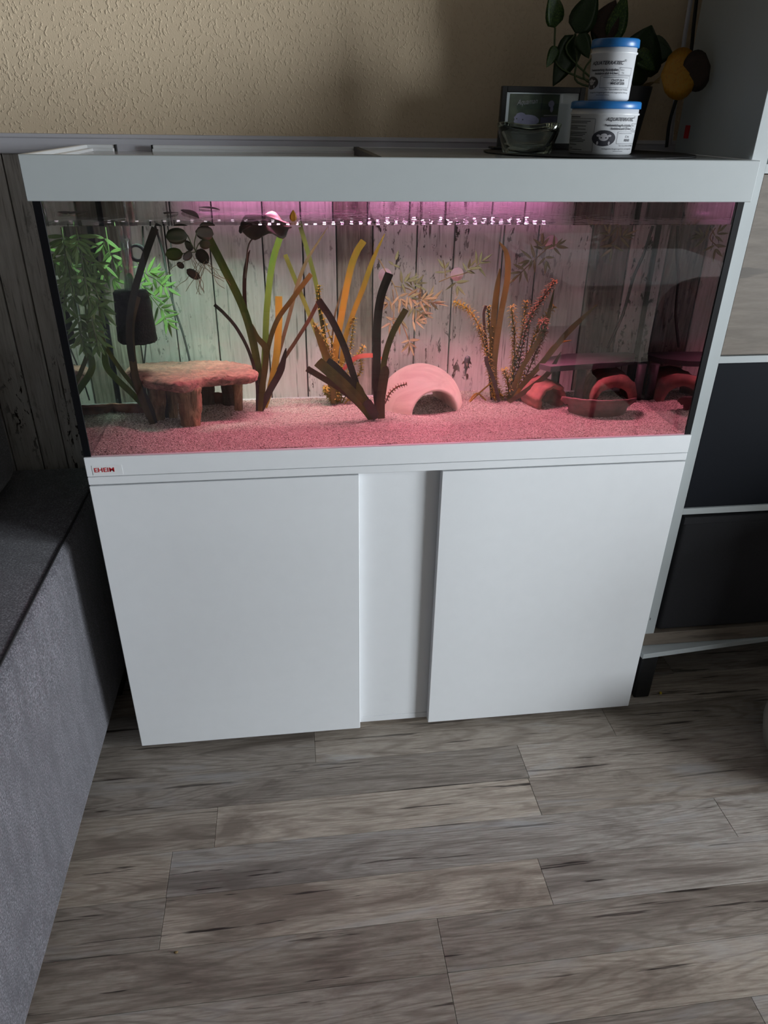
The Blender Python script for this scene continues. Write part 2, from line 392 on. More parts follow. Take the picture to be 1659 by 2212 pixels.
def tube(name, pts, rad, mat, parent=None, n=6, sub=5):
    V, Fc = tube_geo(spline(pts, sub), rad, n); return mk(name, V, Fc, mat, parent, True)
def lathe_geo(prof, n=32, loop=False):                             # prof: (r, z)
    V, Fc = [], []; k = len(prof)
    for r, z in prof:
        for j in range(n): a = 2 * math.pi * j / n; V.append(Vector((r * math.cos(a), r * math.sin(a), z)))
    for i in range(k if loop else k - 1):
        for j in range(n): Fc.append((i * n + j, i * n + (j + 1) % n, ((i + 1) % k) * n + (j + 1) % n, ((i + 1) % k) * n + j))
    if not loop: Fc.append(tuple(range(n))[::-1]); Fc.append(tuple((k - 1) * n + j for j in range(n)))
    return V, Fc
def lathe(name, prof, loc, mat, parent=None, n=32, mtx=None, loop=False, warp=None):
    V, Fc = lathe_geo(prof, n, loop)
    if warp: V = [warp(v) for v in V]
    if mtx is not None: V = [mtx @ v for v in V]
    L = Vector(loc); return mk(name, [v + L for v in V], Fc, mat, parent, True)
PXM = 0.00098
def blade_geo(path, width, thick=0.0010, tip='cut', twist=0.0, fold=0.10):
    V, Fc = [], []; k = len(path)
    for i, p in enumerate(path):
        t = (path[min(i + 1, k - 1)] - path[max(i - 1, 0)]).normalized(); s = i / (k - 1)
        nrm = Vector((math.sin(twist * (s + .3)), -math.cos(twist * (s + .3)), 0.05))
        u = t.cross(nrm).normalized(); nrm = u.cross(t).normalized()
        w = width * 0.5 * (0.75 + 0.25 * min(1, s * 4))
        if tip == 'point': w *= min(1.0, (1.02 - s) * 3.2) ** 0.7
        elif tip == 'round': w *= math.sqrt(max(0.05, 1 - max(0, (s - .85) / .15) ** 2))
        f = fold * w
        V += [p - u * w + nrm * f, p + nrm * thick * .5, p + u * w + nrm * f, p - nrm * thick * .5]
    for i in range(k - 1):
        for j in range(4): Fc.append((i * 4 + j, i * 4 + (j + 1) % 4, (i + 1) * 4 + (j + 1) % 4, (i + 1) * 4 + j))
    Fc.append((0, 1, 2, 3)); Fc.append(tuple((k - 1) * 4 + j for j in (3, 2, 1, 0)))
    return V, Fc
def blade(px, Y0, Y1, wpx, mat, parent, tip='cut', twist=0.0, name='blade'):
    """px listed from the root up; Y runs from Y0 at the root to Y1 at the tip"""
    k = len(px); pts = [wet(x, y, Y0 + (Y1 - Y0) * i / (k - 1)) for i, (x, y) in enumerate(px)]
    V, Fc = blade_geo(spline(pts, 9), wpx * PXM, tip=tip, twist=twist); return mk(name, V, Fc, mat, parent, False)
def leaf_mesh(name, shape='lance', n=9, thick=0.02, cup=0.12, curl=0.1):
    """unit leaf: stalk end at the origin, tip at +Y, one unit wide"""
    V, Fc = [], []
    for i in range(n):
        s = i / (n - 1)
        if shape == 'lance': w = 0.5 * (math.sin(math.pi * min(1, s * 1.0) ** 0.7) ** 0.9 if 0 < s < 1 else 0.02)
        elif shape == 'heart': w = 0.5 * (max(0.03, math.sin(math.pi * s ** 0.62)) ** 0.8 if 0 < s < 1 else 0.03)
        else: w = 0.5 * max(0.06, math.sqrt(max(0, 1 - (2 * s - 1) ** 2)))
        z = -curl * (s - .3) ** 2
        V += [Vector((-w, s, z + cup * w)), Vector((-w * .5, s, z + thick * .5 + cup * w * .3)), Vector((0, s, z + thick * .2)), Vector((w * .5, s, z + thick * .5 + cup * w * .3)), Vector((w, s, z + cup * w)),
              Vector((w * .5, s, z - thick * .5 + cup * w * .3)), Vector((0, s, z - thick)), Vector((-w * .5, s, z - thick * .5 + cup * w * .3))]
    for i in range(n - 1):
        for j in range(8): Fc.append((i * 8 + j, i * 8 + (j + 1) % 8, (i + 1) * 8 + (j + 1) % 8, (i + 1) * 8 + j))
    Fc.append(tuple(range(8))[::-1]); Fc.append(tuple((n - 1) * 8 + j for j in range(8)))
    me = bpy.data.meshes.new(name); me.from_pydata([tuple(v) for v in V], [], Fc); me.update(); me.polygons.foreach_set('use_smooth', [True] * len(me.polygons)); return me
LEAFM = {}
def leaf(base, tip, width, mat, parent, shape='lance', face=Vector((0, -1, 0.25)), name='leaf', roll=0.0):
    key = (shape, mat)
    if key not in LEAFM:
        me = leaf_mesh(shape + '_' + mat, shape); me.materials.append(M[mat]); LEAFM[key] = me
    base, tip = Vector(base), Vector(tip); y = (tip - base); L = y.length; y.normalize()
    z = (face - y * face.dot(y)).normalized(); x = y.cross(z)
    R = Matrix((x, y, z)).transposed().to_4x4() @ Matrix.Rotation(roll, 4, 'Y')
    o = bpy.data.objects.new(name, LEAFM[key]); COL.objects.link(o)
    o.parent = parent; o.matrix_parent_inverse = Matrix.Translation(world_loc(parent)).inverted()
    o.matrix_basis = Matrix.Translation(base) @ R @ Matrix.Diagonal((width, L, width, 1)); return o
def text_mesh(body, size, shear=0.0, bold=0.0, align='LEFT', spacing=1.0):
    c = bpy.data.curves.new('lettering', 'FONT'); c.body = body; c.size = size; c.shear = shear; c.offset = bold; c.align_x = align; c.space_character = spacing; c.resolution_u = 3
    o = bpy.data.objects.new('lettering', c); COL.objects.link(o)
    dg = bpy.context.evaluated_depsgraph_get(); dg.update()
    me = bpy.data.meshes.new_from_object(o.evaluated_get(dg)); V = [v.co.copy() for v in me.vertices]; Fc = [tuple(p.vertices) for p in me.polygons]
    bpy.data.objects.remove(o); bpy.data.curves.remove(c); bpy.data.meshes.remove(me); return V, Fc
def solid(V, Fc, t):                                               # flat outline in x,y -> thin solid, front at +z
    bm = bmesh.new(); vs = [bm.verts.new(v) for v in V]
    for f in Fc:
        try: bm.faces.new([vs[i] for i in f])
        except ValueError: pass
    r = bmesh.ops.extrude_face_region(bm, geom=bm.faces[:])
    for v in [g for g in r['geom'] if isinstance(g, bmesh.types.BMVert)]: v.co.z += t
    return bm

# ================================================================== the room
floor = struct(box('floor', RL - 0.1, RX + 0.1, RYB - 0.1, RY0 + 0.1, -0.10, -0.0035, 'oak'))
ROW, Y_FIRST = 0.1012, 0.0245
KNOWN = {0: [0.407, 1.149], 1: [0.8955], 2: [0.188, 0.892], 3: [0.1035], 4: [0.105, 0.850], 5: [0.620], 6: [0.620], 7: [1.138]}
for k in range(-4, 26):
    y1 = Y_FIRST - ROW * k; y0 = y1 - ROW
    if y0 > RY0: continue
    cuts = KNOWN.get(k, [random.uniform(-0.2, 1.0)])
    xs = [RL] + [c for c in cuts] + [RX]
    out = [RL]
    c = cuts[0]
    left = []
    while c > RL + 0.3: left.append(c); c -= random.uniform(1.15, 1.29)
    right = list(cuts[1:]); c = cuts[-1]
    while True:
        c += random.uniform(1.15, 1.29)
        if c > RX - 0.3: break
        right.append(c)
    xs = [RL] + left[::-1] + right + [RX]
    for a, b in zip(xs, xs[1:]):
        o = cbox('plank', a + 0.0003, b - 0.0003, y0 + 0.0003, min(y1, RY0) - 0.0003, -0.0035, random.uniform(-0.0003, 0.0), 'oak', 0.0006)
        o.parent = floor

wall = bmesh.new()
bx(wall, RL, RX, RY0, RY0 + 0.1, 1.278, RZ)
wb = struct(bm_out('wall_back', wall, 'ingrain'))
o = box('wall_core', RL, RX, RY0 + 0.012, RY0 + 0.1, -0.0035, 1.278, 'black', wb)
seams = [-1.7, -1.52, -1.40, -1.27, -1.17, -1.05, -0.93, -0.82, -0.70, -0.62, -0.50, -0.40, -0.30, -0.2325, -0.175, -0.098, -0.005, 0.069, 0.149, 0.2375, 0.347, 0.431, 0.503, 0.581, 0.677, 0.759, 0.868, 0.945, 1.066, 1.155, 1.262, 1.35, 1.47, 1.60, 1.75, 1.9, 2.1, 2.3, 2.6, 2.9, 3.2, 3.6, 4.1, 4.6, 5.0]
for a, b in zip(seams, seams[1:]):
    dark = abs(a + 0.005) < 0.01 or abs(a - 0.503) < 0.01 or abs(a - 1.066) < 0.01 or abs(a + 0.62) < 0.01
    o = cbox('plank', a + 0.0016, b - 0.0016, RY0 - random.uniform(0, 0.0008), RY0 + 0.012, 0.0, 1.268, 'plankdark' if dark else 'plank', 0.0012)
    o.parent = wb
prof = [(0.4405, 1.2985), (0.4340, 1.2975), (0.4325, 1.2940), (0.4310, 1.2915), (0.4335, 1.2890), (0.4330, 1.2800), (0.4300, 1.2740), (0.4275, 1.2690), (0.4275, 1.2625), (0.4290, 1.2610), (0.4405, 1.2610)]
V = [Vector((x, y, z)) for x in (RL, RX) for y, z in prof]; n = len(prof)
struct(mk('trim_1', V, [(i, (i + 1) % n, n + (i + 1) % n, n + i) for i in range(n)] + [tuple(range(n))[::-1], tuple(range(n, 2 * n))], 'trim'))
struct(box('ceiling', RL - 0.1, RX + 0.1, RYB - 0.1, RY0 + 0.1, RZ, RZ + 0.1, 'ceiling'))
struct(box('wall_left', RL - 0.1, RL, RYB, RY0 + 0.1, -0.0035, RZ, 'room'))
struct(box('wall_front', RL - 0.1, RX + 0.1, RYB - 0.1, RYB, -0.0035, RZ, 'room'))
bm = bmesh.new()
bx(bm, RX, RX + 0.1, RYB, WY0, -0.0035, RZ); bx(bm, RX, RX + 0.1, WY1, RY0 + 0.1, -0.0035, RZ)
bx(bm, RX, RX + 0.1, WY0, WY1, -0.0035, WZ0); bx(bm, RX, RX + 0.1, WY0, WY1, WZ1, RZ)
struct(bm_out('wall_right', bm, 'room'))
bm = bmesh.new(); t_ = 0.05
bx(bm, RX + 0.02, RX + 0.07, WY0, WY0 + t_, WZ0, WZ1); bx(bm, RX + 0.02, RX + 0.07, WY1 - t_, WY1, WZ0, WZ1)
bx(bm, RX + 0.02, RX + 0.07, WY0 + t_, WY1 - t_, WZ0, WZ0 + t_); bx(bm, RX + 0.02, RX + 0.07, WY0 + t_, WY1 - t_, WZ1 - t_, WZ1)
ym = (WY0 + WY1) / 2; bx(bm, RX + 0.02, RX + 0.07, ym - 0.035, ym + 0.035, WZ0 + t_, WZ1 - t_)
win = struct(bm_out('window_1', bm, 'white_gloss'))
for a, b in ((WY0 + t_, ym - 0.035), (ym + 0.035, WY1 - t_)): box('pane', RX + 0.042, RX + 0.048, a, b, WZ0 + t_, WZ1 - t_, 'glass', win)

# ================================================================== aquarium cabinet
XL, XR, DEP = 0.0, 1.21, 0.41
DL, DR = 0.5196, 0.6882
Z_DB, Z_CT, Z_FB, Z_FT, Z_HB, Z_HT = 0.02, 0.7111, 0.7285, 0.7682, 1.2129, 1.2796
cab = tag(empty('aquarium_cabinet', (0.605, 0.2, 0)), 'white aquarium cabinet with two flat doors standing on the wood floor', 'cabinet')
box('body', XL + 0.001, XR - 0.001, 0.022, DEP, 0.03, Z_CT - 0.001, 'white', cab, 0.001)
box('top_board', XL, XR, 0.0, DEP, Z_CT, Z_FB - 0.0012, 'white', cab, 0.0012)
box('door', XL, DL, 0.0, 0.0195, Z_DB, Z_CT - 0.003, 'white', cab, 0.0012)
box('door', DR, XR, 0.0, 0.0195, Z_DB, Z_CT - 0.003, 'white', cab, 0.0012)
box('centre_panel', DL - 0.015, DR + 0.015, 0.0205, 0.024, 0.036, Z_CT - 0.0015, 'white', cab, 0.0006)
box('bottom_board', DL - 0.015, DR + 0.015, 0.0202, 0.05, 0.019, 0.0353, 'white', cab, 0.0008)
box('plinth', XL + 0.03, XR - 0.03, 0.055, DEP - 0.02, 0.0, 0.030, 'black', cab)
for x in (0.03, 0.08):
    for z in (0.12, 0.60): box('hinge', x, x + 0.012, 0.0195, 0.0225, z, z + 0.05, 'white_gloss', cab)

# ================================================================== aquarium
aq = tag(empty('aquarium', (0.605, 0.2, Z_FB)), 'long glass aquarium with black corner joints and white base frame above the cabinet', 'aquarium')
bm = bmesh.new()
bx(bm, XL, XR, 0.0, 0.013, Z_FB, Z_FT, 0.001); bx(bm, XL, XR, DEP - 0.013, DEP, Z_FB, Z_FT, 0.001)
bx(bm, XL, XL + 0.004, 0.013, DEP - 0.013, Z_FB, Z_FT); bx(bm, XR - 0.004, XR, 0.013, DEP - 0.013, Z_FB, Z_FT)
bf = bm_out('base_frame', bm, 'white', aq)
V, Fc = text_mesh('EHEIM', 0.0125, 0, 0.00022, spacing=1.05)
bm = solid(V, Fc, 0.0004)
c0 = at(204, 1020, 0.0)
for v in bm.verts: v.co = Vector((c0.x + v.co.x * 1.06, -0.0005 - v.co.z, c0.z + v.co.y))
bm_out('lettering', bm, 'red', bf)['label'] = 'red maker lettering'
box('lettering_sticker', c0.x - 0.003, c0.x + 0.052, -0.0005, 0.0, c0.z - 0.006, c0.z + 0.0135, 'white_gloss', bf)
WZ = 1.175
GT = 0.010
# front pane: outer face below the water line is the glass-and-water interface, the rest is clear
HBG = Z_HB - 0.0003
x0, x1, ya, yb = XL + 0.001, XR - 0.001, GY, GY + GT
V = [(x0, ya, Z_FT - .04), (x1, ya, Z_FT - .04), (x1, ya, WZ), (x0, ya, WZ), (x1, ya, HBG), (x0, ya, HBG),
     (x0, yb, Z_FT - .04), (x1, yb, Z_FT - .04), (x1, yb, HBG), (x0, yb, HBG)]
fg = mk('front_glass', V, [(0, 1, 2, 3), (3, 2, 4, 5), (7, 6, 9, 8), (6, 7, 1, 0), (5, 4, 8, 9), (7, 8, 4, 2, 1), (6, 0, 3, 5, 9)], ['waterglass', 'glass', 'clear'], aq)
for i, mi in enumerate((0, 1, 2, 2, 2, 2, 2)): fg.data.polygons[i].material_index = mi
box('side_glass', XL + 0.001, XL + 0.011, yb, DEP, Z_FB + .005, HBG, 'glass_side', aq)
box('side_glass', XR - 0.011, XR - 0.001, yb, DEP, Z_FB + .005, HBG, 'glass_side', aq)
box('rear_glass', XL + 0.011, XR - 0.011, DEP - 0.008, DEP, Z_FB + .005, HBG, 'glass', aq)
box('bottom_glass', XL + 0.011, XR - 0.011, yb, DEP - 0.008, Z_FB + 0.002, Z_FB + 0.010, 'silicone', aq)
for x0, x1 in ((XL, XL + 0.0135), (XR - 0.0135, XR)):
    box('silicone_joint', x0, x1, GY - 0.0015, GY + 0.0005, Z_FT - .02, HBG, 'silicone', aq, 0.0006)
for x in (XL + 0.011, XR - 0.0165):
    box('silicone_joint', x, x + 0.0055, DEP - 0.014, DEP - 0.0085, Z_FB + .01, HBG, 'silicone', aq)

# sand: a bed with loose grains on its surface
def sand_h(x, y):
    n = noise.noise(Vector((x * 6, y * 7, 0.3))) * 0.004 + noise.noise(Vector((x * 17, y * 19, 5.1))) * 0.0018
    m = 0.010 * math.exp(-((x - 0.80) / 0.10) ** 2 - ((y - 0.36) / 0.06) ** 2) + 0.008 * math.exp(-((x - 1.10) / 0.06) ** 2 - ((y - 0.30) / 0.05) ** 2)
    d = -0.006 * math.exp(-((x - 0.70) / 0.05) ** 2 - ((y - 0.25) / 0.05) ** 2)
    return 0.767 + n + m + d + 0.004 * max(0, (0.06 - y) / 0.06) * 0
nx, ny = 150, 52; sx0, sx1, sy0, sy1 = XL + 0.0115, XR - 0.0115, GY + GT + .0005, DEP - 0.0085
V = []; Fc = []
for j in range(ny):
    for i in range(nx):
        x = sx0 + (sx1 - sx0) * i / (nx - 1); y = sy0 + (sy1 - sy0) * j / (ny - 1); V.append((x, y, sand_h(x, y)))
for j in range(ny - 1):
    for i in range(nx - 1): a = j * nx + i; Fc.append((a, a + 1, a + nx + 1, a + nx))
b0 = len(V); V += [(sx0, sy0, Z_FB + .0105), (sx1, sy0, Z_FB + .0105), (sx1, sy1, Z_FB + .0105), (sx0, sy1, Z_FB + .0105)]
Fc += [(b0, b0 + 1) + tuple(range(nx - 1, -1, -1)), (b0 + 2, b0 + 3) + tuple(range((ny - 1) * nx, ny * nx)),
       (b0 + 1, b0 + 2) + tuple(ny_ * nx + nx - 1 for ny_ in range(ny - 1, -1, -1)), (b0 + 3, b0) + tuple(ny_ * nx for ny_ in range(ny))]
sand = tag(mk('sand', V, Fc, 'sandbase', None, False), 'coarse beige sand covering the aquarium bottom, glowing pink under the lamp', 'sand', kind='stuff')
NG = 42000
gx = rng.uniform(sx0 + .003, sx1 - .003, NG); gy = sy0 + .003 + (sy1 - sy0 - .006) * rng.random(NG) ** 1.25
gz = np.array([sand_h(a, b) for a, b in zip(gx, gy)])
oct_v = np.array([(1, 0, 0), (-1, 0, 0), (0, 1, 0), (0, -1, 0), (0, 0, 1), (0, 0, -1)], float)
oct_f = np.array([(0, 2, 4), (2, 1, 4), (1, 3, 4), (3, 0, 4), (2, 0, 5), (1, 2, 5), (3, 1, 5), (0, 3, 5)])
sz = rng.uniform(0.0011, 0.0019, (NG, 1, 1)) * np.stack([rng.uniform(1.0, 1.6, NG), rng.uniform(.6, .9, NG), rng.uniform(.5, .8, NG)], 1)[:, None, :]
P = oct_v[None] * sz
a = rng.uniform(0, 2 * np.pi, NG); ca, sa = np.cos(a)[:, None], np.sin(a)[:, None]
P = np.stack([P[..., 0] * ca - P[..., 1] * sa, P[..., 0] * sa + P[..., 1] * ca, P[..., 2] + P[..., 0] * rng.uniform(-.5, .5, NG)[:, None]], -1)
P += np.stack([gx, gy, gz + 0.0003], 1)[:, None, :]
me = bpy.data.meshes.new('grains'); me.vertices.add(NG * 6); me.vertices.foreach_set('co', P.reshape(-1))
fi = (oct_f[None] + 6 * np.arange(NG)[:, None, None]).reshape(-1)
me.loops.add(len(fi)); me.loops.foreach_set('vertex_index', fi); me.polygons.add(NG * 8)
me.polygons.foreach_set('loop_start', np.arange(NG * 8) * 3); me.update(calc_edges=True)
pal = np.array([(.62, .57, .52, 1), (.52, .46, .40, 1), (.40, .34, .29, 1), (.22, .17, .14, 1), (.10, .08, .07, 1)])
tint = np.repeat(pal[rng.choice(5, NG, p=[.28, .30, .22, .13, .07])], 6, 0)
at_ = me.color_attributes.new('tint', 'FLOAT_COLOR', 'POINT'); at_.data.foreach_set('color', tint.reshape(-1))
g_ = link('grains', me, 'sand', sand); g_['kind'] = 'stuff'

# water surface with ripples, stronger in the middle where the filter outlet breaks it
nx, ny = 220, 70; wx0, wx1, wy0, wy1 = XL + 0.0115, XR - 0.0115, GY + GT + .0002, DEP - .0085
V = []; Fc = []
for j in range(ny):
    for i in range(nx):
        x = wx0 + (wx1 - wx0) * i / (nx - 1); y = wy0 + (wy1 - wy0) * j / (ny - 1)
        k = 0.10 + 0.90 * math.exp(-((x - 0.72) / 0.20) ** 2)
        ed = min(1, (y - wy0) / 0.01)
        V.append((x, y, WZ + ed * k * (0.0011 * noise.noise(Vector((x * 55, y * 80, 1))) + 0.0007 * noise.noise(Vector((x * 130, y * 170, 4))))))
for j in range(ny - 1):
    for i in range(nx - 1): a = j * nx + i; Fc.append((a, a + 1, a + nx + 1, a + nx))
tag(mk('water_surface', V, Fc, 'watertop', None, True), 'rippled water surface glittering pink under the aquarium hood', 'water', kind='stuff')

# ================================================================== hood
hood = tag(empty('aquarium_hood', (0.605, 0.2, Z_HB)), 'pale grey-white aquarium hood with lift-out covers on top of the glass tank', 'hood')
HL, HR, HD = -0.0062, 1.2192, 0.4195
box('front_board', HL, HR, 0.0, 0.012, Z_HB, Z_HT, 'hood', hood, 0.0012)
box('side_board', HL, HL + 0.012, 0.0122, HD, Z_HB, Z_HT, 'white_gloss', hood, 0.0012)
box('side_board', HR - 0.012, HR, 0.0122, HD, Z_HB, Z_HT, 'white_gloss', hood, 0.0012)
box('rear_board', HL + 0.0122, 0.0588, HD - 0.012, HD, Z_HB, Z_HT, 'white_gloss', hood, 0.0008)
box('rear_board', 0.1348, HR - 0.0122, HD - 0.012, HD, Z_HB, Z_HT, 'white_gloss', hood, 0.0008)
box('rear_board', 0.0588, 0.1348, HD - 0.012, HD, Z_HB, Z_HT - 0.022, 'white_gloss', hood)
for x in (0.0588, 0.1318): box('edge_seal', x, x + 0.003, HD - 0.0135, HD + 0.0005, Z_HT - 0.022, Z_HT + 0.0004, 'black', hood)
for (x0, x1, y0, y1) in ((HL + .0122, HL + .026, .0125, HD - .0125), (HL + .026, 0.0585, HD - .026, HD - .0125), (0.1352, 0.548, HD - .026, HD - .0125)):
    box('ledge', x0, x1, y0, y1, Z_HT - 0.012, Z_HT - 0.006, 'white_gloss', hood, 0.0006)
box('cover', HL + 0.030, 0.545, 0.0125, HD - 0.027, Z_HT - 0.016, Z_HT - 0.011, 'inner', hood, 0.0008)
box('cover', 0.560, HR - 0.0125, 0.0125, HD - 0.0125, Z_HT - 0.006, Z_HT - 0.0006, 'inner', hood, 0.0008)
box('cover_seal', 0.548, 0.560, 0.0125, HD - 0.002, Z_HT - 0.016, Z_HT + 0.0006, 'black', hood, 0.001)
# lamps: two bars in the hood
LZ = 1.2035
lamp = tag(empty('led_lamp', (0.64, 0.25, LZ)), 'slim pink LED bar hanging inside the hood, mirrored as dots in the water', 'lamp')
box('housing', 0.33, 0.95, 0.235, 0.265, LZ, LZ + 0.014, 'black', lamp, 0.002)
for i in range(33): box('led', 0.345 + i * 0.018, 0.3505 + i * 0.018, 0.236, 0.2415, LZ - 0.0022, LZ, 'led', lamp)
for x in (0.36, 0.92): box('hanger', x, x + 0.012, 0.246, 0.254, LZ + 0.014, Z_HT - 0.0165, 'black', lamp)
area('pink_led_light', (0.66, 0.25, LZ - 0.0026), (0, -0.22, -1), 0.62, 0.014, 11.5, (1.0, 0.25, 0.39), spread=92)
area('added_pink_fill', (0.60, 0.3190, LZ + 0.007), (0, 1.0, -0.16), 0.80, 0.005, 0.5, (1.0, 0.28, 0.70), spread=60)  # added light with no bar of its own, tints the upper rear wall pink
lamp2 = tag(empty('led_lamp', (0.46, 0.305, LZ)), 'slim white LED bar inside the hood, behind the pink bar', 'lamp')
box('housing', 0.03, 0.90, 0.292, 0.318, LZ, LZ + 0.014, 'black', lamp2, 0.002)
for i in range(30): box('led', 0.045 + i * 0.027, 0.0505 + i * 0.027, 0.302, 0.3075, LZ - 0.0008, LZ, 'ledw', lamp2)
for x in (0.05, 0.86): box('hanger', x, x + 0.012, 0.301, 0.309, LZ + 0.014, Z_HT - 0.0165, 'black', lamp2)
area('green_white_led_light', (0.19, 0.305, LZ - 0.0012), (0, 0.22, -1), 0.24, 0.014, 2.5, (0.66, 1.0, 0.80), spread=66)
area('white_led_light', (0.57, 0.305, LZ - 0.0012), (0, 0.22, -1), 0.44, 0.014, 3.5, (1.0, 0.92, 0.90), spread=66)

# ================================================================== shelf unit on the right
SX, SYF, SYB = 1.225, 0.0385, 0.33
shelf = tag(empty('shelf_unit', (1.6, 0.18, 0)), 'white cube shelf unit right of the aquarium, raised on black legs', 'shelf')
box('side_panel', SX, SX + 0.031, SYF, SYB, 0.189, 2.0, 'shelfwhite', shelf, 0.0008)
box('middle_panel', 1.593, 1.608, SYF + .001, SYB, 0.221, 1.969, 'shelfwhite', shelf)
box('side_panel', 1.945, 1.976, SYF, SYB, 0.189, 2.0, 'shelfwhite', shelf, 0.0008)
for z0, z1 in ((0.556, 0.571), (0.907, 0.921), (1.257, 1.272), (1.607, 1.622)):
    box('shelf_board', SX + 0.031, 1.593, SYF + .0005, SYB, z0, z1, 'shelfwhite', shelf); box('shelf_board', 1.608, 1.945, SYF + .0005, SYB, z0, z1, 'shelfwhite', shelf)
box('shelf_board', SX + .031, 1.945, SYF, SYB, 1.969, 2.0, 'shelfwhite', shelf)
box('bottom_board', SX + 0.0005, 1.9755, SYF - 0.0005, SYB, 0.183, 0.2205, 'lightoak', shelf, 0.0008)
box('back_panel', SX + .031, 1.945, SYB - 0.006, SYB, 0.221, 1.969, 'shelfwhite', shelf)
for x in (1.248, 1.90):
    for y in (0.045, 0.26): box('leg', x, x + 0.043, y, y + 0.05, 0.0, 0.1678 if x < 1.5 else 0.183, 'black', shelf, 0.004)
box('scuff', SX + 0.012, SX + 0.0135, SYF - 0.0003, SYF, 0.262, 0.269, 'ink', shelf)['label'] = 'dark scuff mark'
d = tag(empty('cupboard_door', (1.42, 0.05, 0.922)), 'grey-brown oak door insert in the shelf unit above the black panel', 'door')
box('door_leaf', SX + 0.033, 1.591, SYF + 0.004, SYF + 0.022, 0.9225, 1.2555, 'lightoak', d, 0.001)
d = tag(empty('drawer_insert', (1.42, 0.05, 0.571)), 'flat blue-black insert in the middle compartment of the shelf unit', 'drawer')
box('front', SX + 0.0325, 1.5915, SYF + 0.003, SYF + 0.020, 0.5722, 0.9060, 'boxblack', d, 0.001)
d = tag(empty('storage_box', (1.42, 0.15, 0.221)), 'charcoal fabric storage box in the lowest compartment of the shelf unit', 'box')
bm = bmesh.new(); bx(bm, SX + 0.040, 1.586, SYF + 0.006, 0.31, 0.2215, 0.543, 0.012, 3)
bm_out('fabric_body', bm, 'fabricbox', d, True)
box('hem', SX + 0.041, 1.585, SYF + 0.004, 0.311, 0.526, 0.5445, 'fabricbox', d, 0.002)
# loose white board lying askew under the unit
bm = bmesh.new(); bx(bm, 0, 0.42, 0, 0.2, 0.0, 0.014, 0.0008)
bmesh.ops.rotate(bm, verts=bm.verts, matrix=Matrix.Rotation(math.radians(5.0), 3, 'Z'))
for v in bm.verts: v.co += Vector((1.2215, 0.006, 0.168))
tag(bm_out('loose_board', bm, 'shelfwhite'), 'thin white board sticking out askew under the shelf unit', 'board')

# ================================================================== sofa on the left
SFX = -0.0763
sofa = tag(empty('sofa', (-0.6, -0.8, 0)), 'grey woven fabric sofa left of the aquarium cabinet', 'sofa')
def soft(name, x0, x1, y0, y1, z0, z1, bev, amp, mat, parent):
    bm = bmesh.new(); bx(bm, x0, x1, y0, y1, z0, z1, bev, 4)
    bmesh.ops.subdivide_edges(bm, edges=[e for e in bm.edges if e.calc_length() > 0.12], cuts=8, use_grid_fill=True)
    bm.normal_update()
    for v in bm.verts: v.co += v.normal * amp * noise.noise(v.co * 5)
    return bm_out(name, bm, mat, parent, True)
soft('base', -1.05, SFX, -2.3, 0.418, 0.045, 0.566, 0.022, 0.004, 'fabric', sofa)
soft('back_cushion', -1.05, -0.252, -2.3, 0.36, 0.570, 0.93, 0.05, 0.006, 'fabric', sofa)
tube('piping', [(SFX - 0.010, -2.28, 0.5645), (SFX - 0.010, -1.0, 0.5650), (SFX - 0.010, 0.41, 0.5645)], 0.0022, 'black', sofa)
for x in (-0.16, -0.95):
    for y in (-0.78, -2.2, 0.20): box('foot', x, x + 0.075, y, y + 0.18, 0.0, 0.05, 'black', sofa, 0.004)

# ================================================================== things in the aquarium
SZ = 0.767
def root_at(px, py): p = wetz(px, py, SZ + 0.001); return p
def plant(name, px, py, label, cat='plant', group=None):
    p = root_at(px, py); return tag(empty(name, p), label, cat, group), p.y

# --- strap-leaved plants
t, y = plant('vallisneria', 330, 914, 'small strap-leaved plant with green and orange blades left of the bark table')
blade([(332, 916), (318, 885), (285, 850), (235, 800), (205, 765), (183, 735)], y, y + .03, 13, 'b_green', t, 'point')
blade([(330, 916), (310, 870), (292, 810), (283, 740), (284, 690), (296, 640)], y - .01, y - .02, 15, 'b_brown', t)
blade([(326, 914), (300, 850), (262, 800), (215, 740), (190, 690), (160, 640)], y + .01, y + .06, 9, 'b_olive', t, 'point')
blade([(322, 905), (290, 800), (279, 720), (286, 650), (308, 570), (335, 492)], y - .01, y - .03, 13, 'b_dark', t)
blade([(334, 914), (322, 880), (300, 835), (285, 800)], y - .004, y - .01, 17, 'b_dark', t, 'round')

t, y = plant('vallisneria', 565, 886, 'tall strap-leaved plant with dark and green blades right of the bark table')
blade([(562, 888), (560, 820), (548, 745), (525, 665), (482, 575), (438, 490)], y, y - .05, 16, 'b_green', t)
blade([(566, 860), (552, 740), (532, 680), (528, 610), (534, 560), (540, 540)], y - .01, y - .02, 8, 'b_dark', t, 'point')
blade([(556, 888), (554, 820), (538, 760), (512, 710), (485, 678), (463, 658)], y - .01, y - .03, 7, 'b_dark', t)
blade([(567, 870), (570, 800), (573, 740), (577, 660), (588, 570), (607, 505)], y + .01, y + .03, 13, 'b_green', t)
blade([(566, 880), (574, 780), (595, 700), (632, 645), (672, 592)], y, y - .02, 10, 'b_olive', t)
blade([(572, 880), (586, 830), (597, 770), (602, 700), (602, 640)], y + .01, y + .03, 15, 'b_orange', t)
blade([(572, 880), (590, 810), (620, 700), (655, 580), (708, 490)], y + .02, y + .05, 8, 'b_brown', t, 'point')
blade([(572, 880), (600, 800), (640, 735), (668, 690), (686, 655)], y + .02, y + .01, 8, 'b_brown', t)
blade([(563, 888), (582, 845), (606, 800), (618, 752)], y - .01, y - .03, 15, 'b_dark', t, 'point')
